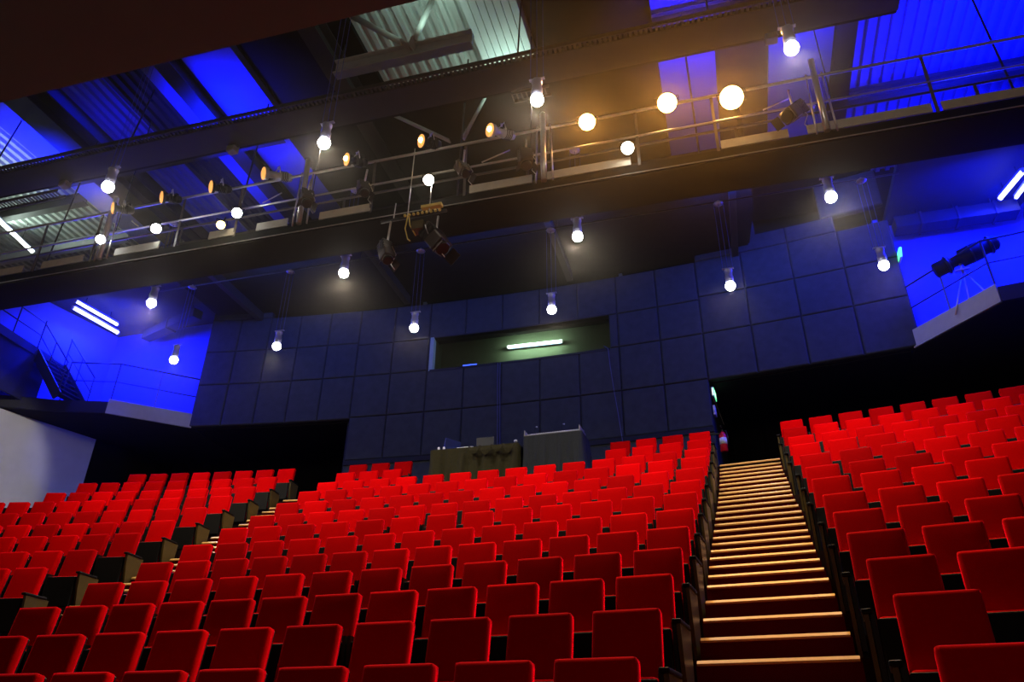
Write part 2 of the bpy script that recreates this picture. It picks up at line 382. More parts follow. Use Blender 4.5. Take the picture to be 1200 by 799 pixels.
# left side wall: pale concrete below the gallery, painted above
def wall_line(name, p, q, z0, z1, m, th=0.2, side=1):
    p = Vector(p); q = Vector(q); d = (q-p).normalized(); nrm = Vector((-d.y, d.x))*th*side
    bm = bmesh.new(); prism(bm, [(p.x, p.y), (q.x, q.y), (q.x+nrm.x, q.y+nrm.y), (p.x+nrm.x, p.y+nrm.y)], z0, z1)
    return struct(link(name, bm, m))
wall_line('wall_left', (-21.6, 5.4), (-17.62, 16.95), -1.6, 8.2, M_CONC)
wall_line('wall_left', (-17.62, 16.95), (-17.0, 18.9), TOPZ, 8.2, M_CURT)
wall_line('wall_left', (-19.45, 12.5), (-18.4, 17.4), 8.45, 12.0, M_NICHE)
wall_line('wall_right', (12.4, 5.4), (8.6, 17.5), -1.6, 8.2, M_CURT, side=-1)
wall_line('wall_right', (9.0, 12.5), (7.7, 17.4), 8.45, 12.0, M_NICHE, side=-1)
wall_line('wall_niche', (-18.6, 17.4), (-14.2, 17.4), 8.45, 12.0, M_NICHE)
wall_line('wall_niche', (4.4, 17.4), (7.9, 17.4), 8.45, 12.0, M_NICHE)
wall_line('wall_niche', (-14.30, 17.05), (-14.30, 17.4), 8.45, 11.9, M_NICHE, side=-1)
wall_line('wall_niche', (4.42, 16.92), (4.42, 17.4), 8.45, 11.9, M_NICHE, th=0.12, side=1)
bm = bmesh.new()
prism(bm, [(-22, 13.7), (-14.35, 13.7), (-14.35, 19.1), (-22, 19.1)], 12.01, 12.15)
prism(bm, [(4.65, 13.7), (12, 13.7), (12, 19.1), (4.65, 19.1)], 12.01, 12.15)
struct(link('ceiling_niche', bm, M_NCEIL))

# dark reflector slab close overhead
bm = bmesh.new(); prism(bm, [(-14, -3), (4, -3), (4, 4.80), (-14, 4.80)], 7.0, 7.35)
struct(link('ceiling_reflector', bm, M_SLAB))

# roof
def corrugated(bm, u0, u1, w0, w1, z, pitch=0.28, depth=0.07):
    prof = []; u = u0
    while u < u1-1e-6:
        for (f, h) in ((0, 0), (0.42, 0), (0.5, 1), (0.92, 1)):
            uu = u + f*pitch
            if uu <= u1: prof.append((uu, z + h*depth))
        u += pitch
    prof.append((u1, z))
    pv = None
    for (uu, zz) in prof:
        c = (bm.verts.new(W3(uu, w0, zz)), bm.verts.new(W3(uu, w1, zz)), bm.verts.new(W3(uu, w0, z+0.14)), bm.verts.new(W3(uu, w1, z+0.14)))
        if pv:
            bm.faces.new((pv[0], c[0], c[1], pv[1])); bm.faces.new((pv[2], pv[3], c[3], c[2]))
        pv = c
W0, W1 = 6.5, 18.8
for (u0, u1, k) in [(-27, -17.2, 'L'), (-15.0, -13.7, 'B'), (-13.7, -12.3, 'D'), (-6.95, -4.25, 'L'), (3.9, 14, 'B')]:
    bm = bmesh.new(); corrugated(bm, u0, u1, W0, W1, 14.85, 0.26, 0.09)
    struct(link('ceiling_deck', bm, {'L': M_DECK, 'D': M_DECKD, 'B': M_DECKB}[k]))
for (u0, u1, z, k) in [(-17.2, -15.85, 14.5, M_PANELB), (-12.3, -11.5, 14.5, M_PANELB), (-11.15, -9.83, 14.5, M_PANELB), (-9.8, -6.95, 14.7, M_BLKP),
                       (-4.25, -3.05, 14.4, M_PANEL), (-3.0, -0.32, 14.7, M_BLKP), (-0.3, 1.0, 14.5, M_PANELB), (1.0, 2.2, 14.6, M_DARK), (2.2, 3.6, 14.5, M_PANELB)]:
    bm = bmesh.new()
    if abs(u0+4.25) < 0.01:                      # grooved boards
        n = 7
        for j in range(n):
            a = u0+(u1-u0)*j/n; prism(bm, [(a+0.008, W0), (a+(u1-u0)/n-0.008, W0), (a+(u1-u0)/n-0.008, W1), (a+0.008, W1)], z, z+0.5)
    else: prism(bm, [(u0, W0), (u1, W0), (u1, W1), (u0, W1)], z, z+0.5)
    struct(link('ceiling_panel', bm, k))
def ibeam(bm, p, q, h=0.5, f=0.3, t=0.03):
    p = Vector(p); q = Vector(q)
    bar(bm, p, q, t, h); bar(bm, p+Vector((0, 0, h/2)), q+Vector((0, 0, h/2)), f, t); bar(bm, p-Vector((0, 0, h/2)), q-Vector((0, 0, h/2)), f, t)
for (u, z) in [(-15.4, 14.2), (-11.32, 14.3), (-7.6, 14.3), (3.75, 14.3)]:
    bm = bmesh.new(); ibeam(bm, W3(u, W0, z), W3(u, W1, z), 0.55, 0.42 if u > -15 else 0.7); struct(link('trim_rafter', bm, M_BEAM))
for (u0, u1, w, z, mm) in [(-24, -17.2, 13.7, 14.55, M_BEAM), (-17.2, -9.8, 12.45, 14.1, M_BEAM), (-7.2, -4.0, 10.4, 13.45, M_PALEBEAM), (-0.3, 3.7, 11.55, 14.1, M_BEAM), (4, 13, 15.3, 14.5, M_BEAM), (-24, -17.2, 15.5, 14.5, M_PALEBEAM)]:
    bm = bmesh.new(); ibeam(bm, W3(u0, w, z), W3(u1, w, z), 0.36, 0.22); struct(link('trim_purlin', bm, mm))
bm = bmesh.new(); prism(bm, [(-27, W0), (14, W0), (14, W1), (-27, W1)], 15.1, 15.3); struct(link('ceiling_cover', bm, M_BEAM))
bm = bmesh.new(); prism(bm, [(-9.8, 12.6), (-0.32, 12.6), (-0.32, W1), (-9.8, W1)], 14.15, 14.35); struct(link('ceiling_panel', bm, M_BLKP))
# closing wall behind the roof space
wall_line('wall_upper', (-27, 18.9), (14, 18.9), 11.2, 15.2, M_DARK)

# ------------------------------------------------------------------ theatre seats
def T(x, y, z): return Matrix.Translation((x, y, z))
def seat_meshes():
    ms = {}
    def fin(name, bm, m, sm=False):
        bmesh.ops.recalc_face_normals(bm, faces=bm.faces)
        me = bpy.data.meshes.new(name); bm.to_mesh(me); bm.free(); me.materials.append(m)
        for p in me.polygons: p.use_smooth = sm
        ms[name] = me
    SW = 0.221
    tilt = Matrix.Rotation(math.radians(-9), 4, 'X')
    bm = bmesh.new()                                # upholstered back: rounded slab with a slightly crowned front
    nx, nz = 8, 8; hh = 0.47; front = []; back = []
    def corner(x, z):                              # round the corners of the outline
        r = 0.022; ax, az = SW, hh/2; x2, z2 = x*ax, z*az
        dx, dz = abs(x2)-(ax-r), abs(z2)-(az-r)
        if dx > 0 and dz > 0:
            l = math.hypot(dx, dz)
            if l > r: x2 -= math.copysign(dx-dx*r/l, x2); z2 -= math.copysign(dz-dz*r/l, z2)
        return x2, z2
    gx = [-1, -0.96, -0.86, -0.5, 0, 0.5, 0.86, 0.96, 1]
    def yf(x, z): e = max(abs(x), abs(z)); return (-0.022 if e < 0.87 else (-0.019 if e < 0.97 else 0.0)) - 0.012*(1-x*x)*(1-z*z)
    for side in (0, 1):
        g = []
        for z in gx:
            row = []
            for x in gx:
                cx_, cz_ = corner(x, z)
                y = yf(x, z) if side == 0 else 0.055
                row.append(bm.verts.new(tilt @ Vector((cx_, y, cz_))))
            g.append(row)
        (front if side == 0 else back).extend(g)
    n = len(gx)
    for g, fl in ((front, False), (back, True)):
        for i in range(n-1):
            for j in range(n-1):
                q = (g[i][j], g[i][j+1], g[i+1][j+1], g[i+1][j]); bm.faces.new(q[::-1] if fl else q)
    def ring(g): return [g[0][j] for j in range(n)] + [g[i][n-1] for i in range(1, n)] + [g[n-1][j] for j in range(n-2, -1, -1)] + [g[i][0] for i in range(n-2, 0, -1)]
    a, b = ring(front), ring(back)
    for k in range(len(a)): bm.faces.new((a[k], a[(k+1) % len(a)], b[(k+1) % len(a)], b[k]))
    bmesh.ops.translate(bm, verts=bm.verts, vec=(0, 0.0-0.037, 1.05-0.232))
    fin('backrest', bm, M_VELVET, True)
    bm = bmesh.new()                                # black moulded rear shell of the back
    box(bm, -SW+0.01, SW-0.01, 0.0, 0.03, -hh/2+0.02, hh/2-0.015, 0.01, 1, Matrix.Translation((0, -0.037+0.06, 1.05-0.234)) @ tilt)
    fin('back_shell', bm, M_BLACK)
    bm = bmesh.new()                                # tipped-up cushion
    box(bm, -SW, SW, -0.215, -0.115, 0.27, 0.632, 0.03, 3); fin('seat_cushion', bm, M_VELVET, True)
    bm = bmesh.new()                                # underside shell of the cushion
    box(bm, -SW-0.004, SW+0.004, -0.250, -0.212, 0.20, 0.615, 0.012, 2); fin('seat_pan', bm, M_BLACK)
    for nm, s in (('leg', -1), ('leg_r', 1)):
        bm = bmesh.new()
        x0, x1 = sorted((s*0.232, s*0.262))
        vs = [(-0.20, 0.10), (0.08, 0.10), (0.12, 0.66), (-0.24, 0.66)]
        q = [[bm.verts.new((x, y, z)) for (y, z) in vs] for x in (x0, x1)]
        for k in range(4): bm.faces.new((q[0][k], q[0][(k+1) % 4], q[1][(k+1) % 4], q[1][k]))
        bm.faces.new(q[0][::-1]); bm.faces.new(q[1])
        box(bm, x0, x1, -0.24, 0.14, 0.0, 0.03); box(bm, x0+0.002, x1-0.002, -0.09, 0.03, 0.02, 0.12)
        fin(nm, bm, M_FRAME)
    for nm, s in (('end_l', -1), ('end_r', 1)):
        bm = bmesh.new(); x0, x1 = sorted((s*0.270, s*0.300))
        vs = [(-0.16, 0.0), (0.06, 0.0), (0.10, 0.30), (0.13, 0.64), (-0.27, 0.64), (-0.245, 0.45), (-0.19, 0.20)]
        q = [[bm.verts.new((x, y, z)) for (y, z) in vs] for x in (x0, x1)]; k_ = len(vs)
        for k in range(k_): bm.faces.new((q[0][k], q[0][(k+1) % k_], q[1][(k+1) % k_], q[1][k]))
        bm.faces.new(q[0][::-1]); bm.faces.new(q[1])
        fin(nm, bm, M_OLIVE)
        bm = bmesh.new(); xa, xb = sorted((s*0.245, s*0.312)); box(bm, xa, xb, -0.30, 0.08, 0.642, 0.672, 0.008, 2); fin('arm_'+nm[-1], bm, M_BLACK)
    return ms
SM = seat_meshes()
def mk(name, me, parent):
    o = bpy.data.objects.new(name, me); COL.objects.link(o); o.parent = parent; return o
def place_seat(i, a, label, group, end=None):
    r = bpy.data.objects.new('theatre_seat', None); COL.objects.link(r); r.empty_display_size = 0.1
    r.location = S3(RR[i], a, FZ[i]); r.rotation_euler = (0, 0, -math.radians(a))
    tag(r, label, 'theatre seat', group)
    mk('backrest', SM['backrest'], r); mk('back_shell', SM['back_shell'], r); mk('seat_cushion', SM['seat_cushion'], r); mk('seat_pan', SM['seat_pan'], r)
    mk('leg', SM['leg'], r); mk('leg', SM['leg_r'], r)
    if end:
        mk('end_panel', SM['end_'+end], r)['label'] = 'varnished plywood aisle panel'
        mk('armrest', SM['arm_'+end], r)
    return r
def deg(i, d): return math.degrees(d/RR[i])
SEATW = 0.442
DESK = (-1.35, 2.95)
ROWN = ['lowest'] + [ORD[k]+' row up' for k in range(2, 13)] + ['top row']
ROWN[0] = 'lowest row'
count = 0
def visible(p, mx=12):
    d = p - Vector((0, 0, ZO)); z = d.dot(F_); x = 600 + 896.41*d.dot(R_)/z; return -25 < x < 1225
for i in range(13):
    # centre block
    n = NC[i]; span = math.radians(CR[i]-CL[i])*RR[i] - SEATW; step = span/(n-1)
    for k in range(n):
        a = CR[i] - deg(i, SEATW/2 + k*step)
        if i >= 11 and DESK[0]-0.2 < a < DESK[1]+0.05: continue
        if not visible(S3(RR[i], a, RZ[i])): continue
        lab = 'red tip-up seat, centre block, %s, %s from the right stairs' % (ROWN[i], ORD[k+1])
        place_seat(i, a, lab, 'seats of the centre block', 'r' if k == 0 else ('l' if k == n-1 else None)); count += 1
    # right block
    k = 0
    while True:
        a = RL[i] + deg(i, SEATW/2 + k*0.567)
        if not visible(S3(RR[i], a, RZ[i]-0.2)) or k > 13: break
        place_seat(i, a, 'red tip-up seat, right block, %s, %s from the right stairs' % (ROWN[i], ORD[k+1]), 'seats of the right block', 'l' if k == 0 else None); count += 1
        k += 1
    # left block
    if i >= 3:
        k = 0; lim = {12: -10.2, 11: -10.85, 10: -11.05, 9: -11.6, 8: -12, 7: -12, 6: -12, 5: -12, 4: -12, 3: -12}[i]
        while True:
            a = LR[i] - deg(i, SEATW/2 + k*0.567)
            if a - deg(i, SEATW/2) < lim or not visible(S3(RR[i], a, RZ[i])): break
            place_seat(i, a, 'red tip-up seat, left block, %s, %s from the left stairs' % (ROWN[i], ORD[k+1]), 'seats of the left block', 'r' if k == 0 else None); count += 1
            k += 1
print('SEATS', count)

# ------------------------------------------------------------------ desks and equipment at the back of the centre block
DF = TOPZ
def desk_table(a0, a1, Rf, top, label, glabel, m, folds):
    am = (a0+a1)/2; Rb = Rf+0.72
    root = thing('equipment_table', 'folding table hidden under the ' + glabel, 'table', S3(Rf+0.36, am, DF))
    bm = bmesh.new(); sector(bm, Rf+0.02, Rb-0.02, a0+0.03, a1-0.03, top-0.045, top-0.012); part('table_top', bm, M_FRAME, root)
    for aa in (a0+0.12, a1-0.12):
        for R in (Rf+0.12, Rb-0.12):
            bm = bmesh.new(); tube(bm, [S3(R, aa, DF), S3(R, aa, top-0.045)], 0.018); part('leg', bm, M_FRAME, root)
    # cloth: top sheet plus a skirt falling in folds at the front and the two ends
    bm = bmesh.new(); rnd = random.Random(int(a0*100)+5)
    path = []
    def add(R0, A0, R1, A1, n, nr):
        for k in range(n): path.append((R0+(R1-R0)*k/n, A0+(A1-A0)*k/n, nr))
    add(Rb, a0, Rf, a0, 14, 'l'); add(Rf, a0, Rf, a1, 70, 'f'); add(Rf, a1, Rb, a1, 14, 'r'); path.append((Rb, a1, 'r'))
    ph = [rnd.uniform(0, 6.28) for _ in range(4)]; cols_ = []
    for k, (R, A, s) in enumerate(path):
        c = []
        for j in range(9):
            t = j/8; z = top - 0.012*(j > 0) - (top-DF-0.06)*t*(0.97 if s == 'f' else 0.93)
            amp = folds*(t**0.7)
            d = amp*(0.6*math.sin(k*0.62+ph[0]+0.8*t) + 0.45*math.sin(k*1.07+ph[1]-0.6*t) + 0.35*math.sin(k*0.29+ph[2])) + 0.05*t
            RR_, AA_ = R, A
            if s == 'f': RR_ = R - d - 0.01
            else: AA_ = A + (-1 if s == 'l' else 1)*deg(12, d+0.02)
            c.append(bm.verts.new(S3(RR_, AA_, z)))
        cols_.append(c)
    for k in range(len(cols_)-1):
        for j in range(8): bm.faces.new((cols_[k][j], cols_[k+1][j], cols_[k+1][j+1], cols_[k][j+1])).smooth = True
    tops = []
    nn = 16
    fr_ = [bm.verts.new(S3(Rf-0.01, a0+(a1-a0)*k/nn, top)) for k in range(nn+1)]; bk_ = [bm.verts.new(S3(Rb, a0+(a1-a0)*k/nn, top)) for k in range(nn+1)]
    for k in range(nn): bm.faces.new((fr_[k], fr_[k+1], bk_[k+1], bk_[k]))
    if folds > 0.03:                              # gathered swags hanging along the top edge
        for q in range(4):
            s0 = a0 + (a1-a0)*(0.46+0.13*q); s1 = s0+(a1-a0)*0.13; dp = 0.16+0.05*(q % 2)
            for lay in range(3):
                pr = None
                for k in range(13):
                    t = k/12; aa = s0+(s1-s0)*t; sag = dp*(1-lay*0.28)*(1-(2*t-1)**2)
                    b0 = (bm.verts.new(S3(Rf-0.10-0.012*lay, aa, top-0.01-0.05*lay-sag*0.35)), bm.verts.new(S3(Rf-0.125, aa, top-0.05-sag-0.02*lay)))
                    if pr: bm.faces.new((pr[0], b0[0], b0[1], pr[1])).smooth = True
                    pr = b0
    off = S3(Rf+0.36, am, DF)
    o = link('tablecloth', bm, m, at=off); tag(o, label, 'tablecloth')
    return root
desk_table(-1.15, 1.12, 51.98, 6.27, 'olive-black cloth with gathered swags over the left equipment table', 'olive-black swagged cloth', M_CLOTHO, 0.065)
desk_table(1.28, 2.72, 51.98, 6.40, 'slate-black cloth over the higher table that carries the mixer', 'slate-black cloth', M_CLOTHB, 0.03)
def local_thing(name, label, cat, R, a, z, group=None): return thing(name, label, cat, S3(R, a, z), group, -math.radians(a))
def lpart(name, bm, m, parent, label=None, smooth=False):
    o = link(name, bm, m, parent, smooth)
    if label: o['label'] = label
    return o
# laptop: lid towards the hall
t = local_thing('laptop', 'silver laptop standing open on the left draped table, lid towards hall', 'laptop', 52.35, 0.17, 6.272)
bm = bmesh.new(); box(bm, -0.20, 0.20, -0.02, 0.25, 0.0, 0.018, 0.004, 1); lpart('base', bm, M_SILVER, t)
bm = bmesh.new(); box(bm, -0.21, 0.21, -0.008, 0.008, 0, 0.31, 0.005, 2, Matrix.Translation((0, -0.03, 0.018)) @ Matrix.Rotation(math.radians(6), 4, 'X')); lid = lpart('lid', bm, mat('dark_aluminium', (0.06, 0.065, 0.08), 0.35, 0.5), t)
bm = bmesh.new(); lathe(bm, [(0, 0.026), (0.004, 0.026)], (0, -0.046, 0.17), (0, -0.06, 0.17), 14)
bmesh.ops.scale(bm, vec=(1, 1, 1.1), verts=bm.verts, space=Matrix.Translation((0, 0, -0.17))); box(bm, -0.004, 0.004, -0.05, -0.046, 0.198, 0.215)
lpart('lid_emblem', bm, mat('lit_emblem', (0.9, 0.9, 0.9), 0.4, emit=(0.9, 0.95, 1), es=0.9), lid)
# monitor with small speaker pair
t = local_thing('monitor', 'small navy monitor leaning back on the left end of the left table', 'monitor', 52.3, -0.74, 6.272)
MM = Matrix.Rotation(math.radians(55), 4, 'Z') @ Matrix.Rotation(math.radians(14), 4, 'X')
bm = bmesh.new(); box(bm, -0.22, 0.22, -0.012, 0.02, 0.05, 0.33, 0.006, 2, MM); lpart('panel', bm, M_NAVY, t)
bm = bmesh.new(); box(bm, -0.015, 0.015, 0.02, 0.05, 0.0, 0.2, 0, 1, MM); box(bm, -0.09, 0.09, -0.06, 0.10, 0.0, 0.012, 0.004, 1, MM); lpart('stand', bm, M_NAVY, t)
for k, dx in enumerate((-1.0, -0.86)):
    o = None; bm = bmesh.new(); lathe(bm, [(0, 0.024), (0.01, 0.03), (0.09, 0.028), (0.105, 0.018), (0.11, 0.012)], (0, 0, 0), (0, 0, 1), 14)
    o = link('plastic_cup', bm, M_WHITE); o.location = S3(52.1, dx+0.01, 6.272)
    tag(o, 'small white cup in front of the monitor, %s one' % ('left' if k == 0 else 'right'), 'cup', 'cups by the monitor')
t = local_thing('audio_interface', 'flat silver box on the left table beside the laptop', 'audio interface', 52.25, -0.30, 6.272)
bm = bmesh.new(); box(bm, -0.20, 0.20, -0.13, 0.13, 0.012, 0.075, 0.008, 2); lpart('case', bm, M_SILVER, t)
bm = bmesh.new(); [lathe(bm, [(0, 0.012), (0.018, 0.010)], (x, -0.13, 0.043), (x, -0.2, 0.043), 10) for x in (-0.14, -0.07, 0, 0.07)]; lpart('knob', bm, M_BLACK, t)
bm = bmesh.new(); [box(bm, x-0.015, x+0.015, y-0.015, y+0.015, 0, 0.014) for x in (-0.17, 0.17) for y in (-0.1, 0.1)]; lpart('foot', bm, M_BLACK, t)
# microphone ball and gooseneck lamp
t = local_thing('desk_microphone', 'short microphone with silver ball head at the gap between the tables', 'microphone', 52.2, 1.0, 6.272)
bm = bmesh.new(); lathe(bm, [(0, 0.05), (0.012, 0.05), (0.015, 0.012), (0.09, 0.010)], (0, 0, 0), (0, 0, 1), 14); lpart('stand', bm, M_FRAME, t)
bm = bmesh.new(); bmesh.ops.create_uvsphere(bm, u_segments=14, v_segments=10, radius=0.042, matrix=T(0, 0, 0.125)); lpart('mesh_head', bm, M_SILVER, t, smooth=True)
t = local_thing('mixing_desk', 'long mixing desk crowded with knobs on the slate-draped table', 'mixing desk', 52.33, 1.97, 6.402)
bm = bmesh.new()
vs = [(-0.28, 0.0), (0.28, 0.0), (0.28, 0.23), (0.20, 0.24), (-0.28, 0.05)]
q = [[bm.verts.new((x, y, z)) for (y, z) in vs] for x in (-0.62, 0.62)]
for k in range(5): bm.faces.new((q[0][k], q[0][(k+1) % 5], q[1][(k+1) % 5], q[1][k]))
bm.faces.new(q[0]); bm.faces.new(q[1][::-1]); lpart('console_body', bm, mat('console_grey', (0.16, 0.16, 0.17), 0.5), t)
bm = bmesh.new(); rnd = random.Random(3)
for x in range(22):
    for y in range(5):
        px = -0.58+x*0.055; py = -0.20+y*0.085; pz = 0.05+(py+0.28)*0.396
        lathe(bm, [(0, 0.010), (0.020+0.01*(y == 4), 0.008)], (px, py, pz), (px, py-0.03, pz+0.1), 6)
ob = lpart('control_knob', bm, M_SILVER, t, 'rows of pale knobs'); ob['kind'] = 'stuff'
for s in (-1, 1):
    bm = bmesh.new(); box(bm, s*0.63-0.012, s*0.63+0.012, -0.29, 0.29, 0.0, 0.17, 0.004, 1); lpart('side_cheek', bm, mat('cheek_grey', (0.2, 0.2, 0.2), 0.5), t)
t = local_thing('lighting_controller', 'thin dark controller bar propped above the mixing desk', 'lighting controller', 52.55, 1.72, 6.55)
bm = bmesh.new(); box(bm, -0.27, 0.27, -0.10, 0.10, 0.03, 0.075, 0.006, 2); lpart('case', bm, M_SILVER, t)
bm = bmesh.new(); [box(bm, x-0.012, x+0.012, -0.05, 0.05, -0.14, 0.03) for x in (-0.24, 0.24)]; lpart('foot', bm, M_FRAME, t)
for k, (a, l) in enumerate(((1.42, 'left of the controller bar'), (2.12, 'right of the controller bar'))):
    t = local_thing('gooseneck_lamp', 'thin gooseneck desk lamp ' + l, 'desk lamp', 52.4, a, 6.50, 'gooseneck lamps on the mixer')
    bm = bmesh.new(); tube(bm, [(0, 0, 0), (0, 0, 0.12), (0.01, -0.01, 0.19), (0.03, -0.04, 0.24), (0.06, -0.07, 0.25)], 0.005, 6); lpart('neck', bm, M_FRAME, t)
    bm = bmesh.new(); lathe(bm, [(0, 0.012), (0.04, 0.018), (0.05, 0.004)], (0.06, -0.07, 0.25), (0.1, -0.1, 0.235), 10); lpart('lamp_head', bm, M_SILVER, t)
# fluorescent tube and blue unit in the control room
def strip(name, label, a, b, r, m, cat='fluorescent light', housing=True, group=None, up=(0, 0, 1), rod=0):
    a = Vector(a); b = Vector(b); mid = (a+b)/2; t = thing(name, label, cat, mid, group)
    d = (b-a).normalized(); u = Vector(up)
    if housing:
        bm = bmesh.new(); bar(bm, a+u*0.055-mid, b+u*0.055-mid, 0.10, 0.05, up=u); lpart('housing', bm, M_CAN, t)
    bm = bmesh.new(); tube(bm, [a-mid, b-mid], r, 10); lpart('tube', bm, m, t)
    if rod:
        for q in (0.2, 0.8):
            bm = bmesh.new(); p = a+(b-a)*q-mid; tube(bm, [p+u*0.07, p+u*rod], 0.008, 6); lpart('hanger', bm, M_FRAME, t)
    for p, s in ((a, -1), (b, 1)):
        bm = bmesh.new(); tube(bm, [p-mid, p-mid+d*s*0.035], r*1.25, 10); bar(bm, p-mid+d*s*0.02, p-mid+d*s*0.02+u*0.055, 0.02, 0.02, up=d); lpart('end_socket', bm, M_WHITE, t)
    return t
def toward(a, b): return (Vector(b)-Vector(a)).normalized()
strip('fluorescent_tube', 'single lit green-white fluorescent tube inside the control room window', S3(55.86, -0.40, 10.93), S3(55.86, 1.28, 10.90), 0.045, M_TUBEG, up=Vector((math.sin(math.radians(0.4)), math.cos(math.radians(0.4)), 0)))
light('booth_tube_glow', 'AREA', tuple(S3(55.6, 0.45, 10.9-ZO)), 16, (0.60, 1.0, 0.78), 1.5, tuple(S3(56.3, 0.45, 10.75-ZO)), size_y=0.08)
light('booth_tube_glow', 'AREA', tuple(S3(55.75, 0.45, 10.9-ZO)), 5, (0.60, 1.0, 0.78), 1.5, tuple(S3(54.3, 0.45, 10.0-ZO)), size_y=0.08)
t = local_thing('rack_unit', 'slim unit with a lit blue front on the control room sill', 'rack unit', 54.28, -1.05, 9.542)
bm = bmesh.new(); box(bm, -0.22, 0.22, -0.06, 0.10, 0, 0.07, 0.004, 1); lpart('case', bm, M_NAVY, t)
bm = bmesh.new(); box(bm, -0.20, 0.20, -0.068, -0.061, 0.012, 0.058); lpart('display', bm, mat('blue_display', (0.1, 0.15, 1), 0.4, emit=(0.05, 0.12, 1.0), es=1.6), t)
# two cables down the back wall
for (pts, lab) in (([(-0.174, 9.50), (-0.17, 8.9), (-0.15, 8.2), (-0.13, 7.2), (-0.10, 6.42)], 'pair of pale cables hanging down the back wall behind the laptop'),
                   ([(2.90, 9.60), (3.02, 9.5), (3.05, 9.0), (3.12, 8.3), (3.2, 7.6), (3.3, 6.6), (3.33, 5.5)], 'single pale cable hanging from the right corner of the control room window')):
    bm = bmesh.new(); tube(bm, [S3(54.13, a, z) for a, z in pts], 0.009, 6)
    if 'pair' in lab: tube(bm, [S3(54.13, a+0.07, z) for a, z in pts], 0.009, 6)
    tag(link('cable', bm, M_CABLE, at=S3(54.13, pts[-1][0], pts[-1][1])), lab, 'cable')
# on the return wall beside the right stair head: exit sign, switch plate, extinguisher
t = local_thing('exit_sign', 'green lit exit sign seen edge-on at the head of the right stairs', 'exit sign', 54.5, 5.66, 7.86)
bm = bmesh.new(); box(bm, -0.05, 0.0, -0.20, 0.20, 0, 0.24, 0.004, 1); lpart('case', bm, M_WHITE, t)
bm = bmesh.new(); box(bm, 0.001, 0.012, -0.19, 0.19, 0.01, 0.23); fc = lpart('sign_face', bm, M_EXIT, t)
bm = bmesh.new(); box(bm, 0.0125, 0.016, -0.02, 0.12, 0.05, 0.16); box(bm, 0.0125, 0.016, -0.14, -0.07, 0.05, 0.19); box(bm, -0.03, -0.005, -0.208, -0.201, 0.03, 0.21); lpart('arrow_mark', bm, M_EXITW, fc)
t = local_thing('switch_plate', 'narrow white switch plate under the exit sign', 'switch plate', 54.35, 5.64, 7.33)
bm = bmesh.new(); box(bm, -0.03, 0.02, -0.16, 0.05, 0, 0.24, 0.006, 1); lpart('plate', bm, M_WHITE, t)
bm = bmesh.new(); box(bm, -0.02, 0.01, -0.168, -0.161, 0.05, 0.11); lpart('rocker', bm, M_CAN, t)
t = local_thing('fire_extinguisher', 'red fire extinguisher hung at the head of the right stairs', 'fire extinguisher', 53.95, 5.78, 6.28)
bm = bmesh.new(); lathe(bm, [(0, 0.06), (0.02, 0.085), (0.40, 0.085), (0.47, 0.05), (0.50, 0.025)], (0, 0, 0), (0, 0, 1), 18); bd = lpart('cylinder', bm, M_REDX, t)
bm = bmesh.new(); lathe(bm, [(0, 0.0865), (0.15, 0.0865)], (0, 0, 0.18), (0, 0, 1), 18); lpart('paper_label', bm, M_WHITE, bd)
bm = bmesh.new(); box(bm, -0.02, 0.02, -0.02, 0.02, 0.5, 0.55); box(bm, -0.015, 0.015, -0.13, 0.02, 0.55, 0.565); box(bm, -0.015, 0.015, -0.12, 0.02, 0.585, 0.60); lpart('handle', bm, M_FRAME, t)
bm = bmesh.new(); tube(bm, [(0.02, 0, 0.53), (0.09, 0, 0.50), (0.11, 0, 0.35), (0.10, 0, 0.12)], 0.012, 8); lpart('hose', bm, M_FRAME, t)
bm = bmesh.new(); box(bm, -0.30, -0.07, -0.02, 0.02, 0.44, 0.47); box(bm, -0.30, -0.285, -0.05, 0.2, 0.3, 0.5); lpart('wall_bracket', bm, M_FRAME, t)

# ------------------------------------------------------------------ catwalk
t = thing('catwalk', 'long steel catwalk with rails crossing the hall under the roof', 'catwalk', W3(-5, 10.85, 9.14))
bm = bmesh.new(); prism(bm, [(-17.5, 10.45), (9, 10.45), (9, 11.25), (-17.5, 11.25)], 9.16, 9.20)
for w in (10.45, 11.25): prism(bm, [(-17.5, w-0.03), (9, w-0.03), (9, w+0.03), (-17.5, w+0.03)], 9.0, 9.24)
prism(bm, [(-17.5, 10.48), (9, 10.48), (9, 11.22), (-17.5, 11.22)], 9.0, 9.02)
part('deck', bm, M_BLKP, t)
bm = bmesh.new(); prism(bm, [(-17.5, 10.405), (9, 10.405), (9, 10.42), (-17.5, 10.42)], 9.045, 9.06); part('edge_lip', bm, M_PALEBEAM, t)
GAPS = [(-17.5, -14.2), (-13.7, -12.6), (-11.8, -10.7), (-9.5, -8.9), (-8.4, -7.7), (-7.0, -5.9), (-3.9, -2.7), (-2.45, -0.9), (0.65, 1.75), (2.05, 3.95), (4.1, 9.0)]
for (a, b) in GAPS:
    bm = bmesh.new(); prism(bm, [(a, 10.415), (b, 10.415), (b, 10.44), (a, 10.44)], 9.26, 9.44); part('toe_board', bm, M_BEIGE, t)
for (w, z, r) in ((10.36, 10.45, 0.028), (10.40, 9.88, 0.020), (11.22, 10.42, 0.026), (11.22, 9.85, 0.018)):
    bm = bmesh.new(); tube(bm, [W3(-17.5, w, z), W3(9, w, z)], r, 8); part('handrail' if z > 10.2 else 'mid_rail', bm, M_STEEL if w < 11 else M_RAILD, t)
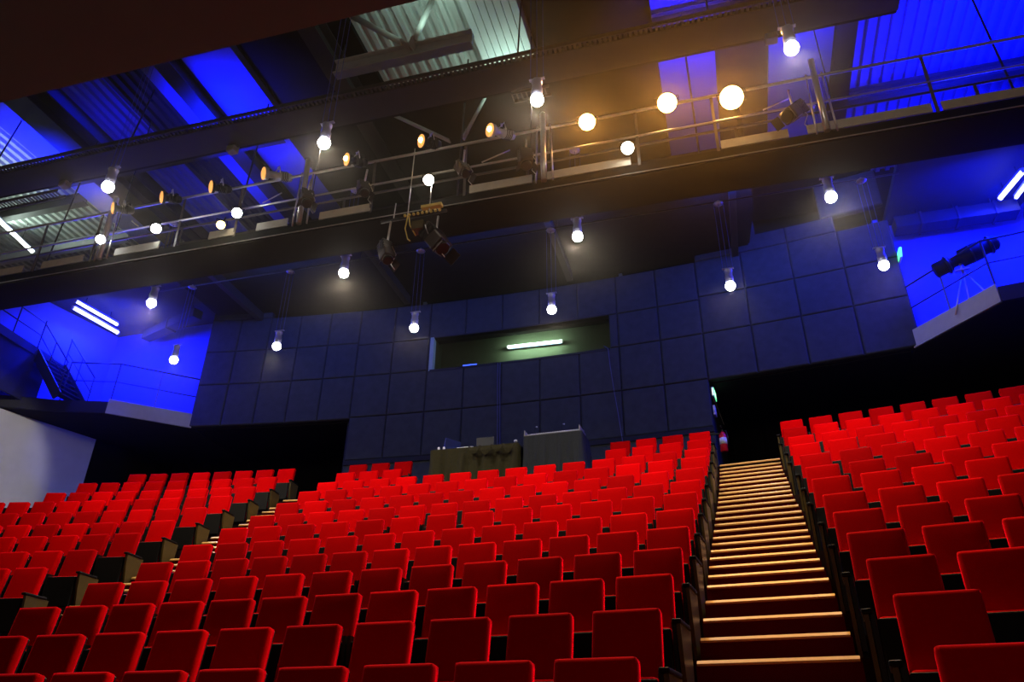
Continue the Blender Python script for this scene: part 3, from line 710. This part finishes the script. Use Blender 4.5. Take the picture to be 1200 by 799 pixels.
for u in (-13.9, -12.4, -10.3, -8.9, -5.9, -4.0, -0.75, 0.6, 4.02, 6.3):
    bm = bmesh.new(); bar(bm, W3(u, 10.43, 9.2), W3(u, 10.37, 10.45), 0.05, 0.018, up=Vector((0, 1, 0))); part('post', bm, M_RAILD, t)
for u in (-15, -11, -7, -3, 1, 5):
    bm = bmesh.new(); bar(bm, W3(u, 11.22, 9.2), W3(u, 11.22, 10.42), 0.05, 0.018, up=Vector((0, 1, 0))); part('post', bm, M_RAILD, t)
for u in (-12.1, -7.4, -2.46, 2.34):
    bm = bmesh.new(); tube(bm, [W3(u, 10.37, 9.2), W3(u, 10.30, 10.78)], 0.055, 12); part('post', bm, M_STEEL, t, 'thick bright steel post')
    for s in (-0.16, 0.16):
        bm = bmesh.new(); tube(bm, [W3(u+s, 10.40, 9.2), W3(u+s*0.8, 10.36, 10.52)], 0.018, 8); part('post', bm, M_STEEL, t, 'thin bright post')
for (u, s) in ((-11.5, 0.35), (-7.9, -0.3), (-3.1, -0.5), (1.9, -0.5)):
    bm = bmesh.new(); tube(bm, [W3(u, 10.33, 10.05), W3(u+s, 10.2, 9.75)], 0.014, 6); part('brace', bm, M_STEEL, t)
# hangers carrying the catwalk from the roof
for u in (-14.8, -9.7, -4.5, 0.3, 5.6):
    bm = bmesh.new(); tube(bm, [W3(u, 11.3, 9.1), W3(u, 11.5, 14.2)], 0.02, 6); part('hanger', bm, M_BEAM, t)

# cable gantry and boxes
t = thing('cable_gantry', 'dark perforated cable gantry running under the roof, left to right', 'cable gantry', W3(-6, 10.6, 12.4))
bm = bmesh.new()
for w in (10.26, 10.40):
    bar(bm, W3(-19, w, 12.5), W3(4.2, w, 12.5), 0.03, 0.10)
for k in range(232):
    u = -19+0.1*k; bar(bm, W3(u, 10.26, 12.47), W3(u, 10.40, 12.47), 0.055, 0.02)
prism(bm, [(-19, 10.40), (4.2, 10.40), (4.2, 11.08), (-19, 11.08)], 12.44, 12.47)
part('ladder_tray', bm, M_BEAM, t)
bm = bmesh.new(); bar(bm, W3(-19, 10.95, 12.62), W3(4.2, 10.95, 12.62), 0.5, 0.22); part('box_beam', bm, M_BLKP, t)
for u in (-16.5, -12.4, -7.2, -3.0, 0.8, 3.9):
    bm = bmesh.new(); tube(bm, [W3(u, 10.4, 12.55), W3(u, 10.6, 14.5)], 0.02, 6); part('hanger', bm, M_BEAM, t)
for (u, lab) in ((-14.78, 'left of the two bright tube'), (-10.04, 'above the left lanterns'), (1.92, 'above the right end of the catwalk')):
    g = thing('junction_box', 'small grey box under the cable gantry ' + {(-14.78): 'beside the pale roof sheets', (-10.04): 'above the left lanterns', 1.92: 'near the top right lamp'}[u], 'junction box', W3(u, 11.07, 12.3), 'grey gantry boxes')
    bm = bmesh.new(); box(bm, -0.11, 0.11, -0.09, 0.09, 0, 0.22, 0.01, 1); lpart('case', bm, M_GBOX, g)
    bm = bmesh.new(); box(bm, -0.09, 0.09, -0.10, -0.092, 0.02, 0.2); tube(bm, [(0, 0, 0.22), (0, 0, 0.3)], 0.012, 6); lpart('cover', bm, M_GBOX, g)
for (u0, u1, w, z) in ((-18.5, -14.9, 11.15, 12.2), (-3.3, -2.5, 11.15, 12.3)):
    g = thing('cable_tray', 'short %s perforated tray below the gantry' % ('left' if u0 < -10 else 'middle'), 'cable tray', W3((u0+u1)/2, w, z))
    bm = bmesh.new(); bar(bm, W3(u0, w-0.12, z), W3(u1, w-0.12, z), 0.02, 0.08); bar(bm, W3(u0, w+0.12, z), W3(u1, w+0.12, z), 0.02, 0.08); part('side_rail', bm, M_RAILD, g)
    bm = bmesh.new(); [bar(bm, W3(u0+0.1*k, w-0.12, z), W3(u0+0.1*k, w+0.12, z), 0.03, 0.015) for k in range(int((u1-u0)/0.1)+1)]; part('rung', bm, M_RAILD, g)
# roof braces
for k, (pts, r, lab) in enumerate(((((-6.85, 10.2, 14.86), (-5.55, 10.28, 13.66)), 0.07, 'pale steel roof brace rising left from the lit beam'),
                            (((-4.90, 10.2, 14.86), (-5.30, 10.28, 13.66)), 0.07, 'pale steel roof brace rising right from the lit beam'),
                            (((-7.09, 12.5, 14.28), (-5.39, 12.5, 12.92)), 0.045, 'thin brace sloping down to the amber lanterns from the left'),
                            (((-3.42, 12.5, 14.26), (-4.25, 12.5, 14.35), (-4.82, 12.5, 12.97)), 0.045, 'thin bent brace sloping down to the amber lanterns from the right'))):
    P = [W3(*p) for p in pts]; g = thing('roof_brace', lab, 'steel brace', P[0], 'pale roof braces')
    bm = bmesh.new(); tube(bm, P, r, 10); part('tube', bm, M_PALEBEAM, g)
    bm = bmesh.new(); bar(bm, P[-1]-(P[-1]-P[-2]).normalized()*0.05, P[-1]+(P[-1]-P[-2]).normalized()*0.2, r*3, 0.03); part('gusset', bm, M_PALEBEAM, g)

# ------------------------------------------------------------------ pendants
def pendant(u, w, z, top, label, group, e, cool=False):
    e = e*(0.28 if w > 13 else (1.2 if w > 10 else 0.95))
    g = thing('pendant_lamp', label, 'pendant lamp', W3(u, w, z), group)
    bm = bmesh.new(); bmesh.ops.create_uvsphere(bm, u_segments=18, v_segments=12, radius=0.10); lpart('bulb', bm, M_BULB, g, smooth=True)
    bm = bmesh.new(); lathe(bm, [(0, 0.05), (0.02, 0.085), (0.17, 0.085), (0.18, 0.075), (0.30, 0.075), (0.31, 0.085), (0.34, 0.085), (0.36, 0.03)], (0, 0, 0.05), (0, 0, 1), 20); lpart('canister', bm, M_CAN, g)
    bm = bmesh.new()
    bar(bm, (-0.12, 0, 0.43), (0.12, 0, 0.43), 0.05, 0.015); lpart('crossbar', bm, M_CAN, g)
    for dx in (-0.10, 0.0, 0.10):
        bm = bmesh.new(); tube(bm, [(dx, 0, 0.41), (dx, 0, top-z)], 0.005, 5); lpart('cable', bm, M_WIRE, g)
    bm = bmesh.new(); lathe(bm, [(0, 0.04), (0.03, 0.11), (0.05, 0.05), (0.10, 0.03)], (0, 0, top-z-0.04), (0, 0, 50), 14); lpart('ceiling_mount', bm, M_CAN, g)
    light('pendant_glow', 'SPOT', (u, w, z-0.13), e, WARM, 0.09, (u, w, z-3), spot=152, blend=0.8)
EP = 480
for k, u in enumerate((-12.82, -9.93, -6.39, -3.16, 0.62, 3.55)):
    pendant(u, 13.95, 8.7, 10.86, 'cable-hung can pendant in the rear row, %s from the left, near the back wall' % ORD[k+1], 'rear row of pendants', EP)
for k, u in enumerate((-11.55, -6.93, -2.09, 2.39)):
    pendant(u, 11.5, 8.7, 10.86, 'can pendant just below and behind the catwalk, %s from the left' % ORD[k+1], 'pendants behind the catwalk', EP)
for k, u in enumerate((-9.70, -5.53, -2.0, 1.62)):
    pendant(u, 8.02, 8.7, 12.9 if True else 0, 'can pendant shining above the catwalk rail, %s from the left' % ORD[k+1], 'front row of pendants', EP)
for (w, z, lab) in ((13.95, 10.9, 'rear'), (11.5, 10.9, 'middle'), (8.02, 12.95, 'front')):
    g = thing('lighting_batten', 'thin black pipe carrying the %s row of pendants' % lab, 'pipe', W3(-5, w, z))
    bm = bmesh.new(); tube(bm, [W3(-14 if w > 9 else -16, w, z), W3(4.3, w, z)], 0.018, 8); part('pipe', bm, M_FRAME, g)
    for u in (-13.2, -8, -3, 2.8):
        bm = bmesh.new(); tube(bm, [W3(u, w, z), W3(u, w, 11.9 if w > 13 else 14.5)], 0.012, 6); part('hanger', bm, M_FRAME, g)

# ------------------------------------------------------------------ lanterns on the rail
def frame_to(d):
    d = Vector(d).normalized(); return d.to_track_quat('X', 'Z').to_matrix().to_4x4()
def profile(u, w, z, d, L, label, lit=False, rail=10.45):
    """long-nosed profile lantern; d is the aiming direction"""
    g = thing('profile_lantern', label, 'stage lantern', W3(u, w, z), 'profile lanterns on the catwalk rail')
    Mx = frame_to(d)
    def fin(name, bm, m, lab=None, par=None):
        bmesh.ops.transform(bm, matrix=Mx, verts=bm.verts); return lpart(name, bm, m, par or g, lab)
    bm = bmesh.new(); lathe(bm, [(0, 0.09), (0.02, 0.10), (0.06, 0.10), (0.08, 0.075), (L*0.5, 0.072), (L*0.52, 0.095), (L*0.85, 0.10), (L*0.95, 0.07), (L, 0.02)][::-1] if False else [(0, 0.03), (0.03, 0.08), (0.12, 0.10), (L*0.45, 0.10), (L*0.47, 0.075), (L*0.86, 0.075), (L*0.86, 0.125), (L, 0.135)], (-L/2, 0, 0), (1, 0, 0), 18)
    b = fin('barrel', bm, M_SILVER if L > 0.5 else M_FRAME)
    bm = bmesh.new(); lathe(bm, [(0, 0.125), (0.015, 0.130), (0.03, 0.095), (0.04, 0.04), (0.045, 0.001)], (L/2-0.005, 0, 0), (5, 0, 0), 20); ln = fin('lens', bm, M_AMBER, 'amber glass', b)
    if lit:
        bm = bmesh.new(); bmesh.ops.create_uvsphere(bm, u_segments=12, v_segments=8, radius=0.05, matrix=T(L/2+0.03, 0.035, -0.01)); fin('lamp_glow', bm, M_BULBW, None, b)
    bm = bmesh.new()
    for k in range(5): lathe(bm, [(0, 0.104), (0.008, 0.112), (0.016, 0.104)], (-L/2+0.12+0.03*k, 0, 0), (5, 0, 0), 16)
    fin('cooling_fins', bm, M_FRAME)
    bm = bmesh.new()
    tube(bm, [(0, -0.12, 0), (0, -0.12, 0.16), (0, 0.12, 0.16), (0, 0.12, 0)], 0.012, 6)
    tube(bm, [(-0.02, 0, 0.16), (-0.02, 0, 0.22)], 0.02, 8); fin('yoke', bm, M_STEEL)
    bm = bmesh.new(); tube(bm, [(0.05, 0.05, rail-z-0.03), (0.05, 0.05, rail-z+0.05)], 0.05, 8); tube(bm, [(0.0, 0, -0.02), (0.05, 0.05, rail-z)], 0.014, 6); lpart('clamp', bm, M_FRAME, g)
    return g
DIR = (-0.60, -0.72, -0.26)
for (u, z, L, lit, lab) in [(-11.7, 10.32, 0.42, False, 'leftmost amber-lensed lantern on the catwalk rail'), (-10.5, 10.36, 0.40, False, 'small amber-lensed lantern, second from left on the rail'),
                       (-9.30, 10.38, 0.42, False, 'dim amber-lensed lantern on the rail above the yellow lamp'), (-7.98, 10.42, 0.60, False, 'long silver lantern with amber lens beside the bright post'),
                       (-6.22, 10.40, 0.44, True, 'lit amber lantern above the drooping dark barn-door lantern'), (-4.66, 10.50, 0.44, True, 'lit amber lantern above the yellow-wired hoist'),
                       (-3.22, 10.40, 0.58, True, 'rightmost lit amber lantern with silver barrel')]:
    profile(u, 10.22, z, DIR, L, lab, lit)
def glare(name, u, w, z, r, m, label, e, col, group):
    g = thing(name, label, 'stage lantern', W3(u, w, z), group)
    d = Vector((0.05-u*0.0, -0.8, -0.62)); d = Vector((-u*0.9, -w, -z)).normalized(); Mx = frame_to(d)
    def fin(nm, bm, mm, par=None): bmesh.ops.transform(bm, matrix=Mx, verts=bm.verts); return lpart(nm, bm, mm, par or g)
    bm = bmesh.new(); lathe(bm, [(0, 0.04), (0.02, r*0.8), (0.2, r*1.08), (0.27, r*1.12)], (-0.27, 0, 0), (1, 0, 0), 20); b = fin('housing', bm, M_FRAME)
    bm = bmesh.new(); lathe(bm, [(0, r), (0.02, r*0.98), (0.05, r*0.6), (0.06, 0.001)], (-0.01, 0, 0), (1, 0, 0), 20); fin('lamp_face', bm, m, b)
    bm = bmesh.new(); tube(bm, [(-0.1, -r*1.2, 0), (-0.1, -r*1.2, 0.1), (-0.1, r*1.2, 0.1), (-0.1, r*1.2, 0)], 0.012, 6); fin('yoke', bm, M_FRAME)
    bm = bmesh.new(); tube(bm, [(0, 0.05, 0.08), (0, 0.08, 0.25)], 0.016, 6); lpart('clamp', bm, M_FRAME, g)
    light('lantern_beam', 'SPOT', (u+d.x*0.1, w+d.y*0.1, z+d.z*0.1), e, col, 0.08, (u+d.x*3, w+d.y*3, z+d.z*3), spot=110, blend=0.9)
for (u, z, r, lab) in [(-1.62, 10.33, 0.15, 'left of the three orange glaring lamps on the catwalk'), (-0.16, 10.42, 0.17, 'middle of the three orange glaring lamps on the catwalk'), (0.94, 10.25, 0.20, 'right and largest of the three orange glaring lamps')]:
    glare('flood_lantern', u, 10.28, z, r, M_BULBW, lab, 1050, (1.0, 0.42, 0.07), 'orange glaring lamps')
for (u, z, r, m, lab) in [(-12.1, 9.62, 0.095, M_BULBC, 'cool white lamp in front of the leftmost bright post'), (-10.72, 9.64, 0.10, M_BULBC, 'cool white lamp on the mid rail, second from left'),
                       (-8.80, 9.66, 0.10, M_BULBC, 'cool white lamp just right of the yellow one'), (-9.12, 9.42, 0.085, M_BULBY, 'small yellow lamp low on the catwalk between the white ones'),
                       (-4.66, 9.60, 0.10, M_BULB, 'warm white lamp above the yellow-wired hoist'), (-0.92, 9.50, 0.11, M_BULB, 'white lamp under the three orange glaring ones')]:
    glare('par_lantern', u, 10.25, z, r, m, lab, 60, WARM, 'small bright lamps on the catwalk')
# dark barn-door lanterns drooping from the rail
def droop(u, w, z, label, s=1.0, d=(0.35, -0.35, -0.85), chain=0.35):
    g = thing('fresnel_lantern', label, 'stage lantern', W3(u, w, z), 'dark lanterns hanging from the catwalk'); Mx = frame_to(d)
    def fin(nm, bm, mm, par=None): bmesh.ops.transform(bm, matrix=Mx, verts=bm.verts); return lpart(nm, bm, mm, par or g)
    bm = bmesh.new(); box(bm, -0.28*s, 0.24*s, -0.13*s, 0.13*s, -0.12*s, 0.12*s, 0.03, 2); b = fin('housing', bm, M_LANT)
    bm = bmesh.new(); lathe(bm, [(0, 0.11*s), (0.05, 0.11*s), (0.06, 0.09*s)], (0.24*s, 0, 0), (5, 0, 0), 16); fin('nose', bm, M_FRAME, b)
    bm = bmesh.new()
    for k in range(4): box(bm, -0.22*s+0.07*k, -0.19*s+0.07*k, -0.134*s, 0.134*s, -0.124*s, 0.124*s)
    fin('vent_ribs', bm, M_FRAME, b)
    for sg in (-1, 1):
        bm = bmesh.new(); bar(bm, (0.28*s, sg*0.12*s, 0), (0.42*s, sg*0.20*s, 0), 0.01, 0.2*s, up=Vector((0, 0, 1))); fin('barn_door', bm, M_LANT)
    bm = bmesh.new(); tube(bm, [(0, -0.16*s, 0), (-0.20*s, -0.16*s, 0.05), (-0.20*s, 0.16*s, 0.05), (0, 0.16*s, 0)], 0.012, 6); fin('yoke', bm, M_RAILD)
    bm = bmesh.new(); tube(bm, [(0, 0, 0.15), (0.0, 0.04, chain)], 0.02, 6); tube(bm, [(0.1, 0, 0.1), (0.2, 0, -0.1), (0.12, 0, -0.3), (0.2, 0, -0.42)], 0.008, 5); lpart('cable', bm, M_STEEL, g)
droop(-7.17, 10.15, 9.62, 'dark barn-door lantern drooping left of the lit amber one', 0.9, chain=0.5)
droop(-5.95, 10.15, 9.60, 'dark barn-door lantern drooping below the lit amber one', 0.8, chain=0.5)
droop(-2.75, 10.15, 9.60, 'dark barn-door lantern hanging beside the middle bright post', 0.9, d=(0.15, -0.3, -0.95), chain=0.5)
droop(1.85, 10.12, 9.50, 'dark barn-door lantern hanging left of the right bright post', 1.0, d=(-0.5, -0.5, -0.7), chain=0.55)
droop(-3.95, 10.15, 9.62, 'dark lantern hanging right of the warm white lamp', 0.8, d=(0.4, -0.3, -0.8), chain=0.5)
# hoist with yellow wiring under the catwalk
t = thing('lighting_hoist', 'hanging bar tangled with yellow cables below the catwalk', 'hoist', W3(-4.9, 10.3, 8.62))
bm = bmesh.new(); tube(bm, [W3(-5.55, 10.25, 8.78), W3(-4.25, 10.25, 8.80)], 0.03, 8); part('bar', bm, M_FRAME, t)
bm = bmesh.new(); prism(bm, [(-4.75, 10.2), (-4.35, 10.2), (-4.35, 10.3), (-4.75, 10.3)], 8.92, 8.98); part('rail_plate', bm, M_YEL, t)
bm = bmesh.new()
for k in range(9): bmesh.ops.create_uvsphere(bm, u_segments=8, v_segments=6, radius=0.03, matrix=Matrix.Translation(W3(-5.05+0.085*k, 10.2, 8.80)))
part('connector', bm, M_YEL, t)
for (u, zb) in ((-5.02, 10.5), (-5.3, 9.2), (-4.6, 9.6)):
    bm = bmesh.new(); tube(bm, [W3(u, 10.25, 8.8), W3(u, 10.28, zb)], 0.010, 5); part('suspension_wire', bm, M_STEEL, t)
bm = bmesh.new(); tube(bm, [W3(-5.0, 10.22, 8.8), W3(-5.02, 10.2, 8.5), W3(-4.95, 10.2, 8.25), W3(-4.9, 10.2, 8.2)], 0.012, 6)
tube(bm, [W3(-4.98, 10.22, 8.8), W3(-4.93, 10.2, 8.55), W3(-4.8, 10.2, 8.3)], 0.012, 6); part('yellow_cable', bm, M_YEL, t)
bm = bmesh.new(); prism(bm, [(-4.88, 10.15), (-4.66, 10.15), (-4.66, 10.35), (-4.88, 10.35)], 8.42, 8.6); part('control_box', bm, M_OLIVE, t)
droop(-4.45, 10.3, 8.22, 'largest dark lantern, hanging lowest under the yellow-wired hoist', 1.25, d=(0.55, -0.2, -0.85), chain=0.55)
droop(-5.35, 10.21, 8.05, 'dim brown lantern hanging left under the yellow-wired hoist', 0.9, d=(0.3, -0.2, -0.9), chain=0.73)

# ------------------------------------------------------------------ side niches: galleries, rails, stairs
def gallery(mirror):
    if not mirror:
        A, B = (-14.36, 16.92), (-16.0, 15.43); C = (-17.3, 15.0); D = (-19.4, 13.9)
        poly = [A, B, C, D, (-19.2, 19.9), (-14.36, 19.9)]
        lab = 'left gallery platform with pale grey fascia in the blue niche'
    else:
        A, B = (4.46, 16.80), (5.79, 15.13); C = (6.9, 14.95); D = (9.4, 14.2)
        poly = [A, B, C, D, (9.4, 19.9), (4.46, 19.9)]
        lab = 'right gallery platform with pale grey fascia in the blue niche'
    g = None
    bm = bmesh.new(); prism(bm, poly if not mirror else poly[::-1], 8.205, 8.44); struct(link('floor_gallery', bm, M_DARK))
    bm = bmesh.new(); a, b = Vector(A), Vector(B); d = (b-a).normalized(); nv = Vector((d.y, -d.x)); nv = nv if nv.y < 0 else -nv
    prism(bm, [a, b, b+nv*0.04, a+nv*0.04], 8.22, 8.64); struct(link('trim_fascia', bm, M_GREY))
    bm = bmesh.new(); b2, c2 = Vector(B), Vector(C); d2 = (c2-b2).normalized(); n2 = Vector((d2.y, -d2.x)); n2 = n2 if n2.y < 0 else -n2
    prism(bm, [b2, c2, c2+n2*0.04, b2+n2*0.04], 8.22, 8.56)
    c3, d3 = Vector(C), Vector(D); prism(bm, [c3, d3, d3+n2*0.04, c3+n2*0.04], 8.22, 8.56); struct(link('trim_fascia', bm, M_DECKD))
    r = thing('guard_rail', 'thin steel guard rail along the %s gallery edge' % ('right' if mirror else 'left'), 'guard rail', W3(B[0], B[1], 8.64), 'gallery guard rails')
    pts = [A, tuple((a+b)/2), B] + [C]
    def off(p): return (p[0], p[1]+0.06)
    P = [off(p) for p in pts]
    for z, rr in ((9.76, 0.022), (9.20, 0.016)):
        bm = bmesh.new(); tube(bm, [W3(p[0], p[1], z) for p in P], rr, 8); part('top_rail' if z > 9.5 else 'mid_rail', bm, M_GRAIL, r)
    for p in P:
        bm = bmesh.new(); bar(bm, W3(p[0], p[1], 8.44), W3(p[0], p[1], 9.76), 0.035, 0.035); part('post', bm, M_RAILD if p == P[1] else M_GRAIL, r)
    return g
gallery(False); gallery(True)
# blue tubes
strip('fluorescent_tube', 'lower, longer blue fluorescent tube on the left niche ceiling', W3(-17.98, 15.1, 11.70), W3(-17.76, 16.7, 11.70), 0.05, M_TUBEB, group='blue fluorescent tubes', rod=0.29)
strip('fluorescent_tube', 'upper, shorter blue fluorescent tube on the left niche ceiling', W3(-17.66, 14.85, 11.72), W3(-17.45, 16.3, 11.72), 0.04, M_TUBEB, group='blue fluorescent tubes', rod=0.29)
strip('fluorescent_tube', 'short blue fluorescent tube at the right edge of the picture', W3(7.24, 15.6, 11.70), W3(7.00, 16.5, 11.70), 0.05, M_TUBEB, group='blue fluorescent tubes', rod=0.29)
strip('fluorescent_tube', 'thin blue fluorescent tube left of the short one, right niche', W3(7.50, 15.9, 11.72), W3(7.36, 16.6, 11.72), 0.035, M_TUBEB, group='blue fluorescent tubes', rod=0.29)
strip('fluorescent_tube', 'long white fluorescent tube under the pale roof sheets, far left', W3(-19.85, 12.3, 14.15), W3(-20.4, 15.05, 14.15), 0.06, M_TUBEW, rod=0.70)
# gallery stairs, left
t = thing('gallery_stairs', 'dark steel stairs climbing from the left gallery to the side walkway', 'stairs', W3(-16.9, 15.3, 8.40))
for (pw, lab) in ((14.55, 'stringer'), (15.55, 'stringer')):
    bm = bmesh.new(); bar(bm, W3(-16.85, pw, 8.45), W3(-18.15, pw, 9.95), 0.05, 0.26, up=Vector((0, 1, 0)).cross(Vector((-1.3, 0, 1.5))).normalized()); part('stringer', bm, M_DECKD, t)
for k in range(7):
    u = -16.95-0.17*k; z = 8.58+0.20*k
    bm = bmesh.new(); prism(bm, [(u-0.20, 14.58), (u+0.04, 14.58), (u+0.04, 15.52), (u-0.20, 15.52)], z, z+0.035); part('tread', bm, M_GRAIL, t)
for pw in (14.55, 15.55):
    bm = bmesh.new(); tube(bm, [W3(-16.85, pw, 9.45), W3(-18.15, pw, 10.88)], 0.02, 8); part('handrail', bm, M_GRAIL, t)
    bm = bmesh.new(); tube(bm, [W3(-16.85, pw, 9.0), W3(-18.15, pw, 10.45)], 0.014, 8); part('mid_rail', bm, M_GRAIL, t)
    for (u, z0) in ((-16.87, 8.5), (-17.5, 9.25), (-18.13, 9.95)):
        bm = bmesh.new(); bar(bm, W3(u, pw, z0), W3(u, pw, z0+0.93), 0.03, 0.03); part('post', bm, M_GRAIL, t)
t = thing('side_walkway', 'dark steel walkway along the left wall above the stairs', 'walkway', W3(-18.7, 14, 9.90))
bm = bmesh.new(); prism(bm, [(-19.4, 12.6), (-17.95, 12.6), (-18.1, 15.6), (-19.4, 15.6)], 9.92, 10.0); bar(bm, W3(-17.93, 12.6, 9.92), W3(-18.10, 15.0, 9.92), 0.05, 0.24); part('deck', bm, M_DECKD, t)
bm = bmesh.new(); prism(bm, [(-18.02, 12.6), (-17.97, 12.6), (-18.08, 15.0), (-18.13, 15.0)], 8.46, 9.9); part('side_panel', bm, M_DECKD, t)
for z in (10.45, 10.85):
    bm = bmesh.new(); tube(bm, [W3(-17.95, 12.6, z), W3(-18.1, 14.5, z)], 0.018, 8); part('handrail', bm, M_GRAIL, t)
for w in (12.7, 13.6, 14.45):
    bm = bmesh.new(); bar(bm, W3(-18.0, w, 10.0), W3(-18.0, w, 10.87), 0.035, 0.035); part('post', bm, M_GRAIL, t)
# followspot on a tripod, right gallery
t = thing('followspot', 'long black followspot on a steel tripod in the right blue niche', 'followspot', W3(5.50, 15.72, 8.40))
c0 = Vector((5.50, 15.72)); zc = 9.72
Pa = W3(5.02, 15.95, 9.62); Pb = W3(6.30, 15.62, 9.98); d = (Pb-Pa).normalized()
bm = bmesh.new(); lathe(bm, [(0, 0.14), (0.02, 0.17), (0.35, 0.17), (0.37, 0.12), (0.55, 0.12), (0.57, 0.20), (0.95, 0.21), (1.0, 0.17), (1.3, 0.17), (1.36, 0.1)], Pa, Pb, 18); bdy = part('barrel', bm, M_BLACK, t)
for s in (0.25, 0.75, 1.15):
    bm = bmesh.new(); lathe(bm, [(0, 0.19), (0.02, 0.215), (0.04, 0.215), (0.06, 0.19)], Pa+d*s, Pa+d*5, 16); part('band', bm, M_FRAME, bdy)
top = W3(5.50, 15.78, 9.45)
bm = bmesh.new(); tube(bm, [top, W3(5.50, 15.78, 9.62)], 0.03, 8); bar(bm, W3(5.36, 15.8, 9.46), W3(5.64, 15.74, 9.46), 0.08, 0.03); part('swivel_head', bm, M_STEEL, t)
for q in ((5.12, 15.80), (5.88, 15.55), (5.6, 16.3)):
    bm = bmesh.new(); tube(bm, [top, W3(q[0], q[1], 8.41)], 0.018, 8); part('leg', bm, M_STEEL, t)
# exit sign of the right niche, wall conduits
t = thing('exit_sign', 'tilted green exit sign beside the right niche, above the guard rail', 'exit sign', W3(4.60, 16.66, 10.45))
bm = bmesh.new(); box(bm, -0.015, 0.03, -0.16, 0.10, 0, 0.30, 0.006, 1, Matrix.Rotation(math.radians(8), 4, 'Y')); lpart('case', bm, M_WHITE, t)
bm = bmesh.new(); box(bm, -0.012, 0.028, -0.172, -0.161, 0.02, 0.28, 0, 1, Matrix.Rotation(math.radians(8), 4, 'Y')); box(bm, -0.028, -0.016, -0.15, 0.09, 0.02, 0.28, 0, 1, Matrix.Rotation(math.radians(8), 4, 'Y')); lpart('sign_face', bm, M_EXIT, t)
t = thing('ventilation_duct', 'dark duct running along the top of the right niche opening', 'duct', W3(6, 15.8, 10.6))
bm = bmesh.new(); bar(bm, W3(4.75, 16.9, 11.6), W3(7.4, 16.9, 11.6), 0.4, 0.32); part('duct_body', bm, M_DECKD, t)
for u in (5.3, 6.1, 6.9):
    bm = bmesh.new(); bar(bm, W3(u, 16.9, 11.6), W3(u+0.05, 16.9, 11.6), 0.46, 0.38); part('flange', bm, M_BEAM, t)
    bm = bmesh.new(); bar(bm, W3(u+0.025, 16.9, 11.75), W3(u+0.025, 16.9, 12.01), 0.03, 0.03); part('hanger', bm, M_BEAM, t)
t = thing('ventilation_duct', 'dark duct running along the top of the left niche near the wall pads', 'duct', W3(-15.2, 16.6, 10.6))
bm = bmesh.new(); bar(bm, W3(-16.9, 17.0, 11.6), W3(-14.45, 16.2, 11.6), 0.3, 0.28); part('duct_body', bm, M_DECKD, t)
bm = bmesh.new(); bar(bm, W3(-15.7, 16.61, 11.6), W3(-15.65, 16.59, 11.6), 0.36, 0.34); part('flange', bm, M_BEAM, t)
for (u, w) in ((-16.6, 16.9), (-14.8, 16.32)):
    bm = bmesh.new(); bar(bm, W3(u, w, 11.7), W3(u, w, 12.01), 0.03, 0.03); part('hanger', bm, M_BEAM, t)

# ------------------------------------------------------------------ thin haze added for glow around the lamps
hz = bpy.data.materials.new('lamp_glow_haze'); hz.use_nodes = True; nt = hz.node_tree; nt.nodes.clear()
out = nt.nodes.new('ShaderNodeOutputMaterial'); vs_ = nt.nodes.new('ShaderNodeVolumeScatter'); vs_.inputs['Density'].default_value = 0.0021; vs_.inputs['Anisotropy'].default_value = 0.75
vs_.inputs['Color'].default_value = (1, 0.95, 0.9, 1)
nt.links.new(vs_.outputs[0], out.inputs['Volume'])
bm = bmesh.new(); prism(bm, [(-21, 1), (12, 1), (12, 18.6), (-21, 18.6)], 6.45, 14.3)
o = link('lamp_glow_haze', bm, hz); tag(o, 'thin haze added for glow around the lamps under the roof', 'haze'); o['kind'] = 'stuff'
